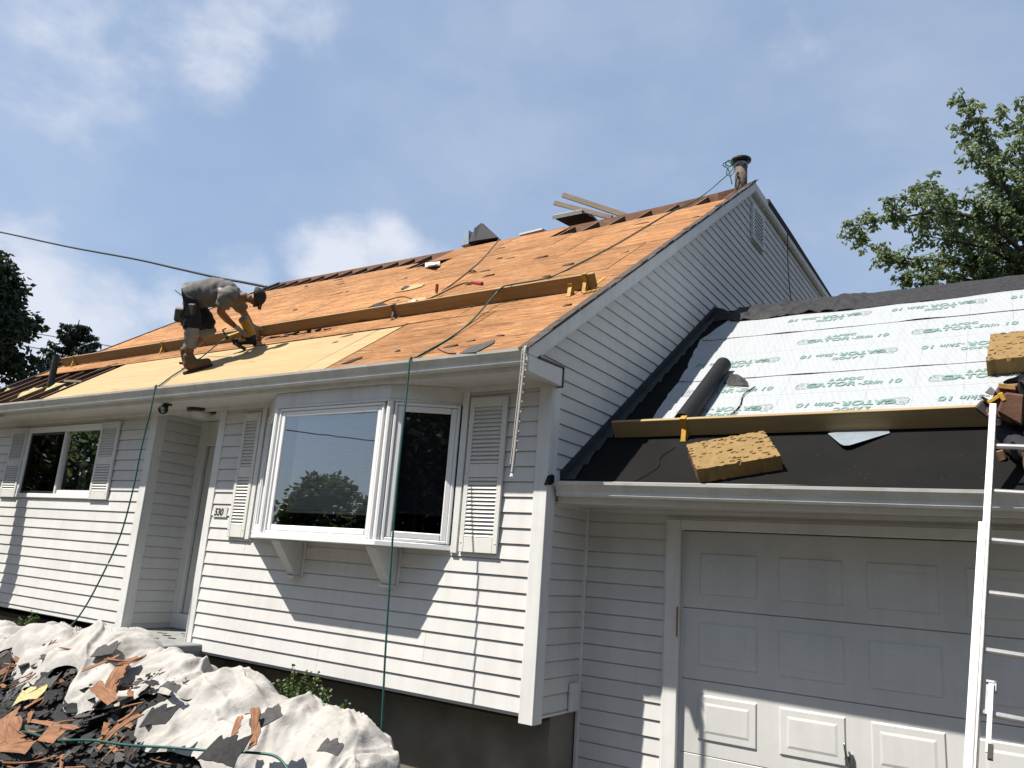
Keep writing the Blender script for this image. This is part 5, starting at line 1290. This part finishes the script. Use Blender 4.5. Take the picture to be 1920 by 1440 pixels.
# ================================================================== people
def skin(name, pts, edges, mt, parent, sub=2, root=None, fold=0.0):
    # skeleton of joints with a radius each, grown into one continuous surface
    off = wpos(parent); keys = list(pts); me = bpy.data.meshes.new('tmp')
    me.from_pydata([tuple(Vector(pts[k][0])-off) for k in keys], [(keys.index(a), keys.index(b)) for a, b in edges], []); me.update()
    ob = bpy.data.objects.new('tmp', me); col.objects.link(ob)
    sm = ob.modifiers.new('s', 'SKIN'); sm.use_smooth_shade = True; sm.branch_smoothing = .6
    d = me.skin_vertices[0].data
    for i, k in enumerate(keys):
        r = pts[k][1]; d[i].radius = r if isinstance(r, tuple) else (r, r); d[i].use_root = (k == (root or keys[0]))
    su = ob.modifiers.new('u', 'SUBSURF'); su.levels = sub; su.render_levels = sub
    dg = bpy.context.evaluated_depsgraph_get(); dg.update()
    nm = bpy.data.meshes.new_from_object(ob.evaluated_get(dg)); nm.name = name; bpy.data.objects.remove(ob)
    if fold:
        for v in nm.vertices:
            q = v.co*17; d2 = mnoise.noise(q) + .5*mnoise.noise(q*2.3+Vector((4,4,4))); v.co += v.normal*fold*d2
    nm.materials.clear(); nm.materials.append(M[mt]); nm.polygons.foreach_set('use_smooth', [True]*len(nm.polygons))
    o = bpy.data.objects.new(name, nm); col.objects.link(o); o.parent = parent; WP[o.name] = off; return o
def chain(*k): return [(k[i], k[i+1]) for i in range(len(k)-1)]
def hand(prefix, wrist, palm, fdir, thumb_dir, spread, pts, edges, curl, s=1.0):
    # a palm with four unequal bent fingers and a thumb from its side
    wrist, palm, fdir, td, sp = Vector(wrist), Vector(palm), Vector(fdir).normalized(), Vector(thumb_dir).normalized(), Vector(spread).normalized()
    pts[prefix+'palm'] = (palm, (.030*s, .018*s)); edges.append((prefix+'wr', prefix+'palm'))
    c_ = Vector(curl).normalized()
    for i, ln in enumerate((.070,.080,.075,.058)):
        o = palm + sp*(i-1.5)*.021*s + fdir*.035*s; a, b_, e = prefix+'k%d' % i, prefix+'m%d' % i, prefix+'t%d' % i
        pts[a] = (o, .0105*s); pts[b_] = (o + (fdir*.7 + c_*.3)*ln*.5*s, .009*s); pts[e] = (o + (fdir*.7+c_*.3)*ln*.5*s + (fdir*.15 + c_)*ln*.45*s, .008*s)
        edges += [(prefix+'palm', a), (a, b_), (b_, e)]
    o = palm + td*.028*s - fdir*.008*s; pts[prefix+'th0'] = (o, .012*s); pts[prefix+'th1'] = (o + (td*.5+fdir*.7)*.035*s, .010*s); pts[prefix+'th2'] = (o + (td*.2+fdir*.9+c_*.4)*.062*s, .009*s)
    edges += [(prefix+'palm', prefix+'th0'), (prefix+'th0', prefix+'th1'), (prefix+'th1', prefix+'th2')]

def Wz(x, y, d): return seen_at(280+x/6.2615, 490+y/6.2615, d)
w1 = empty('person', main(-4.9, -.1), 'worker in grey shirt and dark shorts bent over on the main roof, holding nail gun', 'person')
D = 9.12; MD = 9.28
J = dict(pelvis=Wz(455,405,MD), waist=Wz(570,385,MD), chest=Wz(800,365,MD), upch=Wz(950,395,MD), neck=Wz(1065,420,MD), head0=Wz(1140,425,MD), head1=Wz(1235,425,MD),
         hipA=Wz(475,460,MD-.10), kneeA=Wz(500,800,D-.02), shinA=Wz(475,1000,D), ankA=Wz(470,1125,D), hipB=Wz(500,460,MD+.10), kneeB=Wz(705,795,9.42), shinB=Wz(560,950,9.50), ankB=Wz(410,1060,9.56),
         shA=Wz(915,415,MD-.19), elA=Wz(830,590,MD-.16), foA=Wz(920,690,9.34), wrA=Wz(1015,770,9.52), shB=Wz(1010,430,MD+.17), elB=Wz(1105,600,9.80), foB=Wz(1160,690,9.95), wrB=Wz(1205,755,10.10))
pts = {k: (J[k], r) for k, r in dict(pelvis=.15, waist=.155, chest=.17, upch=.15, neck=.070, head0=.08, head1=.095, hipA=.10, kneeA=.066, shinA=.056, ankA=.042, hipB=.10, kneeB=.066, shinB=.056, ankB=.042,
        shA=.07, elA=.05, foA=.044, wrA=.030, shB=.07, elB=.05, foB=.044, wrB=.030).items()}
hd = (J['head1']-J['head0']).normalized(); down = Vector((0,0,-1)); fw = Wz(1240,520,MD) - J['head1']; fw = (fw - hd*fw.dot(hd)).normalized()
pts['brow'] = (J['head1'] + fw*.045 + hd*.03, .060); pts['jaw'] = (J['head1'] + fw*.062 - hd*.055, .045)
pts['nose'] = (J['head1'] + fw*.116 - hd*.012, .012)
edges = chain('pelvis','waist','chest','upch','neck','head0','head1','brow') + [('head1','jaw'),('brow','nose')] + [('pelvis','hipA'),('pelvis','hipB')] + chain('hipA','kneeA','shinA','ankA') + chain('hipB','kneeB','shinB','ankB') + [('upch','shA'),('upch','shB')] + chain('shA','elA','foA','wrA') + chain('shB','elB','foB','wrB')
body = skin('body', pts, edges, 'skin', w1)
side = hd.cross(fw).normalized()
for s_ in (-1, 1):
    MB().ball(J['head1'] + side*s_*.088 + fw*.004 - hd*.02, .03, 8, 6, (.6,.6,1)).build('ear', 'skin', body, smooth=True)
    MB().ball(J['head1'] + side*s_*.030 + fw*.099 + hd*.018, .010, 6, 5).build('eye', 'hair', body, smooth=True)
MB().bar(J['head1'] + fw*.101 - hd*.048 - side*.022, J['head1'] + fw*.101 - hd*.048 + side*.022, .008, .006).build('mouth', 'leather_dark', body)
# hair and cap pulled over the skull, short peak in front
b = MB(); cc = J['head1'] + hd*.022 - fw*.012
for i in range(9):
    t_ = pi*.50*i/8
    for j in range(18):
        p_ = 2*pi*j/18; b.v.append(cc + hd*.116*cos(t_) + (fw*1.06*cos(p_) + side*.96*sin(p_))*.108*sin(t_))
for i in range(8):
    for j in range(18): b.f.append((i*18+j, i*18+(j+1) % 18, (i+1)*18+(j+1) % 18, (i+1)*18+j))
b.build('cap', 'hair', w1, smooth=True)
MB().hexa([cc+fw*.09+hd*.035-side*.06, cc+fw*.09+hd*.035+side*.06, cc+fw*.155+hd*.03+side*.045, cc+fw*.155+hd*.03-side*.045, cc+fw*.09+hd*.05-side*.06, cc+fw*.09+hd*.05+side*.06, cc+fw*.155+hd*.04+side*.045, cc+fw*.155+hd*.04-side*.045]).build('cap_peak', 'hair', w1)
hp = {'neckband': (J['neck']+hd*.012, (.074,.074)), 'nb2': (J['neck']+hd*.05, (.076,.076))}; skin('hood_band', hp, [('neckband','nb2')], 'tool_grey', w1, 1)
# clothes
sp = {k: (J[k], r) for k, r in dict(waist=.195, chest=.215, upch=.205, shA=.125, shB=.125).items()}
sp['hem'] = (J['pelvis'].lerp(J['waist'], .25), .195); sp['nk'] = (J['upch'].lerp(J['neck'], 1.0), .088)
sp['slA'] = (J['shA'].lerp(J['elA'], .72), .092); sp['slB'] = (J['shB'].lerp(J['elB'], .62), .092)
def cloth(name, ctl, mt, parent, fold=.012, n=26, flat=1.0, seed=0.0):
    # lofted sleeve of cloth round a limb, with folds
    P = catmull([c_[0] for c_ in ctl], 9); k_ = len(P); rad = []
    for i in range(k_):
        f = i/9; j = min(int(f), len(ctl)-2); u_ = f-j; u_ = u_*u_*(3-2*u_); rad.append(ctl[j][1]*(1-u_) + ctl[j+1][1]*u_)
    b = MB().tube(P, rad, n, caps=True); cx = [P[min(i//n, k_-1)] for i in range(len(b.v))]
    for i, v in enumerate(b.v):
        d_ = (v-cx[i]); r_ = d_.length
        if r_ < 1e-6: continue
        q_ = v*15 + Vector((seed, 0, 0)); w_ = mnoise.noise(q_) + .6*(abs(mnoise.noise(q_*1.9))-.3); b.v[i] = cx[i] + d_*(1 + fold*w_/r_)
    return b.build(name, mt, parent, smooth=True)
cloth('shirt', [(J['pelvis'].lerp(J['waist'], .10), .158), (J['waist'], .160), (J['waist'].lerp(J['chest'], .5), .172), (J['chest'], .178), (J['upch'], .158), (J['upch'].lerp(J['neck'], .55), .115), (J['neck'], .078)], 'shirt_grey', w1, .022)
for s_ in 'AB':
    cloth('sleeve', [(J['upch'].lerp(J['sh'+s_], .25), .115), (J['sh'+s_], .105), (J['sh'+s_].lerp(J['el'+s_], .4), .085), (J['sh'+s_].lerp(J['el'+s_], .66), .080)], 'shirt_grey', w1, .016, 20, seed=3)
tp_ = {'pelvis': (J['pelvis'], .172), 'wst': (J['pelvis'].lerp(J['waist'], .6), .16), 'hipA': (J['hipA'], .145), 'hipB': (J['hipB'], .145), 'thA': (J['hipA'].lerp(J['kneeA'], .55), .122), 'knA': (J['hipA'].lerp(J['kneeA'], 1.12), .105), 'thB': (J['hipB'].lerp(J['kneeB'], .55), .128), 'knB': (J['hipB'].lerp(J['kneeB'], 1.08), .115)}
skin('shorts', tp_, [('pelvis','wst'),('pelvis','hipA'),('hipA','thA'),('thA','knA'),('pelvis','hipB'),('hipB','thB'),('thB','knB')], 'denim_dark', w1, 3, None, .014)
kA, sA, kB, sB = J['kneeA'], J['shinA'], J['kneeB'], J['shinB']
cloth('trouser_cuff', [(kA.lerp(sA, -.12), .074), (kA.lerp(sA, .35), .076), (kA.lerp(sA, .75), .070), (kA.lerp(sA, 1.08), .072)], 'cuff_grey', w1, .016, 20, seed=7)
cloth('trouser_cuff', [(kB.lerp(sB, -.10), .080), (kB.lerp(sB, .22), .078), (kB.lerp(sB, .46), .074)], 'cuff_grey', w1, .014, 20, seed=9)
def boot(ank, heel, ball, toe, up):
    ank, heel, ball, toe, up = map(Vector, (ank, heel, ball, toe, up))
    b = skin('boot', {'ank': (ank + up*.07, .070), 'a2': (ank - up*.01, .068), 'heel': (heel + up*.018 - (toe-heel).normalized()*.01, .064), 'mid': (heel.lerp(ball,.5)+up*.03, .066), 'ball': (ball + up*.012, .062), 'toe': (toe + up*.008 + (toe-heel).normalized()*.03, .052)}, [('ank','a2'),('a2','mid'),('mid','heel'),('mid','ball'),('ball','toe')], 'boot', w1 if True else None, 2, 'mid')
    s_ = (toe-heel).cross(up).normalized()*.040; f_ = (toe-heel).normalized()
    MB().hexa([heel-s_*.8-f_*.030-up*.048, toe-s_*.7+f_*.030-up*.042, toe+s_*.7+f_*.030-up*.042, heel+s_*.8-f_*.030-up*.048, heel-s_*.8-f_*.030-up*.018, toe-s_*.7+f_*.030-up*.014, toe+s_*.7+f_*.030-up*.014, heel+s_*.8-f_*.030-up*.018]).build('boot_sole', 'boot_sole', b, bevel=.008)
boot(J['ankA'], main(-4.862,-.190,.055), main(-4.73,-.095,.055), main(-4.645,-.035,.052), MN)
boot(J['ankB'], Wz(378,1165,9.58), Wz(480,1185,9.62), Wz(540,1185,9.64), Vector((0.1,-.3,1)).normalized())
# gloves with fingers: one closed on the grip, one flat on the plank
gp, ge = {'Awr0': (J['wrA'].lerp(J['foA'], .25), .040), 'Awr': (J['wrA'], .036)}, [('Awr0','Awr')]
fA = (Wz(1120,830,9.55)-J['wrA']).normalized()
hand('A', J['wrA'], J['wrA'] + fA*.06, fA, (fw + Vector((0,0,.6))), Vector((-.3,-.8,.3)), gp, ge, Vector((.3,.5,-.9)), 1.1)
skin('glove', gp, ge, 'glove', w1, 2, 'Awr')
gp, ge = {'Bwr0': (J['wrB'].lerp(J['foB'], .2), .038), 'Bwr': (J['wrB'], .034)}, [('Bwr0','Bwr')]
hB = Wz(1262,772,10.18); fB = (hB-J['wrB']).normalized()
hand('B', J['wrB'], J['wrB'] + fB*.06, fB, Vector((0,-1,.2)), Vector((.3,.8,.3)), gp, ge, Vector((.6,.4,-.5)), 1.1)
skin('glove', gp, ge, 'glove', w1, 2, 'Bwr')
# tool belt with hanging pouches
bl = J['pelvis'].lerp(J['waist'], .40); axis = (J['waist']-J['pelvis']).normalized(); bu = axis.orthogonal().normalized(); bv = axis.cross(bu)
bl = J['pelvis'].lerp(J['waist'], .12); belt = MB().tube([bl - axis*.028, bl + axis*.028], .150, 22, caps=False).build('tool_belt', 'leather_dark', w1)
def pouch(c_, w, d_, h, mt, tilt=0):
    c_ = Vector(c_); X_ = Vector((.836,.545,.0)); Y_ = Vector((-.545,.836,0)); Z_ = Vector((tilt,0,1)).normalized()
    MB().hexa([c_-X_*w*.42-Y_*d_*.4-Z_*h, c_+X_*w*.42-Y_*d_*.4-Z_*h, c_+X_*w*.42+Y_*d_*.4-Z_*h, c_-X_*w*.42+Y_*d_*.4-Z_*h, c_-X_*w*.5-Y_*d_*.5, c_+X_*w*.5-Y_*d_*.5, c_+X_*w*.5+Y_*d_*.5, c_-X_*w*.5+Y_*d_*.5]).build('pouch', mt, belt, bevel=.02)
pouch(Wz(400,560,9.12), .17, .10, .16, 'leather_dark', .12); pouch(Wz(395,545,9.32), .15, .10, .18, 'leather', .1); pouch(Wz(490,500,9.06), .14, .07, .15, 'leather_dark')
MB().tube([Wz(300,338,9.2), Wz(380,400,9.2)], .006, 6).build('hammer_hook', 'galvanised', belt)
hose('cord', catmull([Wz(960,225,MD-.1), Wz(1050,215,MD), Wz(1110,250,MD-.02), Wz(1140,310,MD-.02)], 4), .006, 'cable_black', 'thin dark cord looping at the bent worker\'s neck', 'cord') if False else None

# nail gun in his hands
ng = empty('nail_gun', on_main(470,640), 'yellow and black nail gun in the bent worker\'s hand', 'nail gun')
G = 9.60
MB().tube([Wz(1118,700,G), Wz(1165,790,G), Wz(1210,880,G)], [.058,.060,.052], 14).build('cylinder', 'tool_yellow', ng)
MB().tube([Wz(1092,655,G), Wz(1100,668,G), Wz(1120,706,G)], [.045,.062,.064], 14).build('cylinder_cap', 'tool_grey', ng)
MB().tube([Wz(1205,868,G), Wz(1228,935,G), Wz(1238,985,G+.03)], [.046,.034,.022], 10).build('nose_piece', 'tool_black', ng)
MB().tube([Wz(1145,815,G), Wz(1050,845,G), Wz(960,878,G), Wz(925,890,G)], [.034,.026,.028,.036], 10).build('handle', 'tool_yellow', ng)
MB().tube([Wz(935,885,G), Wz(900,898,G)], [.040,.030], 10).build('handle_cap', 'tool_black', ng)
MB().hexa([Wz(985,985,G-.03), Wz(1235,975,G-.03), Wz(1235,975,G+.04), Wz(985,985,G+.04), Wz(960,905,G-.03), Wz(1215,890,G-.03), Wz(1215,890,G+.04), Wz(960,905,G+.04)]).build('magazine', 'tool_black', ng, bevel=.01)
MB().tube([Wz(1075,985,G), Wz(1060,1010,G)], [.075,.07], 14).build('nail_drum', 'tool_black', ng)
MB().hexa([Wz(1045,945,G-.034), Wz(1130,935,G-.034), Wz(1130,935,G-.030), Wz(1045,945,G-.030), Wz(1040,915,G-.034), Wz(1125,905,G-.034), Wz(1125,905,G-.030), Wz(1040,915,G-.030)]).build('badge', 'tool_yellow', ng)
MB().tube(catmull([Wz(900,880,G), Wz(880,840,G), Wz(860,805,G), Wz(880,795,G), Wz(902,785,G)], 4), .010, 6).build('rafter_hook', 'tool_black', ng)
MB().tube(catmull([Wz(1085,860,G), Wz(1092,890,G), Wz(1120,880,G)], 3), .007, 6).build('trigger', 'tool_black', ng)

# second worker, crouched on the garage roof at the picture edge behind the ladder
w2 = empty('person', gar(3.45, .35), 'crouching worker in black with brown leather tool belt at the right edge', 'person')
K = dict(pelvis=Vector((3.42,.50,3.16)), waist=Vector((3.50,.60,3.30)), chest=Vector((3.66,.80,3.55)), neck=Vector((3.74,.95,3.78)), head=Vector((3.76,1.0,3.92)),
         hipA=Vector((3.33,.45,3.12)), kneeA=Vector((3.16,.62,2.92)), ankA=Vector((3.28,.25,2.70)), hipB=Vector((3.52,.46,3.12)), kneeB=Vector((3.58,.72,2.98)), ankB=Vector((3.55,.22,2.66)),
         shA=Vector((3.48,.86,3.68)), elA=Vector((3.42,1.05,3.50)), wrA=Vector((3.50,1.25,3.42)), shB=Vector((3.88,.82,3.66)), elB=Vector((3.98,1.0,3.48)), wrB=Vector((3.92,1.22,3.40)))
pts = {k: (K[k], r) for k, r in dict(pelvis=.14, waist=.135, chest=.15, neck=.062, head=.098, hipA=.10, kneeA=.066, ankA=.045, hipB=.10, kneeB=.066, ankB=.045, shA=.07, elA=.05, wrA=.03, shB=.07, elB=.05, wrB=.03).items()}
pts['nose'] = (K['head']+Vector((.01,.11,.0)), .015)
edges = chain('pelvis','waist','chest','neck','head','nose') + [('pelvis','hipA'),('pelvis','hipB'),('chest','shA'),('chest','shB')] + chain('hipA','kneeA','ankA') + chain('hipB','kneeB','ankB') + chain('shA','elA','wrA') + chain('shB','elB','wrB')
b2 = skin('body', pts, edges, 'skin', w2)
MB().ball(K['head']+Vector((0,-.015,.03)), .112, 14, 8, (1,1,.9)).build('hair', 'hair', w2, smooth=True)
skin('shirt', {'chest': (K['chest'], .17), 'waist': (K['waist'], .158), 'hem': (K['pelvis']+Vector((.01,.01,.03)), .165), 'nk': (K['chest'].lerp(K['neck'],.7), .085), 'shA': (K['shA'], .09), 'slA': (K['shA'].lerp(K['elA'],.7), .07), 'shB': (K['shB'], .09), 'slB': (K['shB'].lerp(K['elB'],.7), .07)},
     [('chest','waist'),('waist','hem'),('chest','nk'),('chest','shA'),('shA','slA'),('chest','shB'),('shB','slB')], 'denim_dark', w2, 3, 'chest', .012)
skin('trousers', {'pelvis': (K['pelvis'], .155), 'hipA': (K['hipA'], .125), 'knA': (K['kneeA'], .09), 'anA': (K['ankA'], .068), 'hipB': (K['hipB'], .125), 'knB': (K['kneeB'], .09), 'anB': (K['ankB'], .068)}, [('pelvis','hipA'),('hipA','knA'),('knA','anA'),('pelvis','hipB'),('hipB','knB'),('knB','anB')], 'denim_dark', w2, 3, None, .012)
for (a_, x_) in (('ankA', 3.30), ('ankB', 3.60)):
    skin('boot', {'a': (K[a_], .06), 'heel': (gar(x_,.17,.055), .052), 'mid': (gar(x_+.01,.24,.06), .056), 'toe': (gar(x_+.02,.36,.045), .042)}, [('a','mid'),('mid','heel'),('mid','toe')], 'boot', w2, 2, 'mid')
for (a_, d_) in (('wrA', 1), ('wrB', -1)):
    gp, ge = {'Hwr0': (K[a_]+Vector((-.01,-.04,.02)), .036), 'Hwr': (K[a_], .032)}, [('Hwr0','Hwr')]
    hand('H', K[a_], K[a_]+Vector((.01,.06,-.02)), Vector((.05,1,-.3)), Vector((d_,.2,.2)), Vector((1,0,0)), gp, ge, Vector((0,.5,-.8))); skin('glove', gp, ge, 'leather', w2, 2, 'Hwr')
belt2 = MB().tube([Vector((3.40,.475,3.13)), Vector((3.435,.52,3.20))], .168, 22, caps=False).build('tool_belt', 'leather', w2)
def pq(px, py, y): return at_y(px, py, y)
def pouch2(quad, y, depth, mt, name='pouch', bev=.012):
    f = [pq(x_, y_, y) for x_, y_ in quad]; k_ = [pq(x_, y_, y+depth) for x_, y_ in quad]
    return MB().hexa(f + k_).build(name, mt, belt2, bevel=bev)
pouch2([(1846,775),(1872,722),(1912,718),(1900,795)], .36, .10, 'leather'); pouch2([(1868,772),(1884,735),(1922,740),(1918,800)], .33, .06, 'leather')
pouch2([(1826,765),(1842,748),(1866,758),(1852,786)], .38, .08, 'leather_dark'); pouch2([(1848,779),(1856,768),(1873,776),(1862,790)], .345, .04, 'leather')
pouch2([(1872,718),(1905,722),(1905,732),(1872,728)], .34, .05, 'handle_brown', 'belt_strap', .004); pouch2([(1856,768),(1866,770),(1863,780),(1853,778)], .335, .006, 'white_cover', 'card', .001)
pouch2([(1846,736),(1857,724),(1868,734),(1860,742)], .34, .03, 'tool_grey', 'tool_head', .004); pouch2([(1838,744),(1842,742),(1858,752),(1852,758)], .35, .02, 'tool_black', 'tool_grip', .004)
pouch2([(1850,752),(1874,738),(1878,744),(1854,758)], .335, .02, 'tool_yellow', 'tape_case', .003); pouch2([(1870,738),(1880,735),(1887,750),(1879,753)], .325, .03, 'tool_yellow', 'tape_case', .004)
pouch2([(1866,846),(1882,842),(1888,862),(1874,868)], .40, .05, 'leather', 'knee_patch', .008)
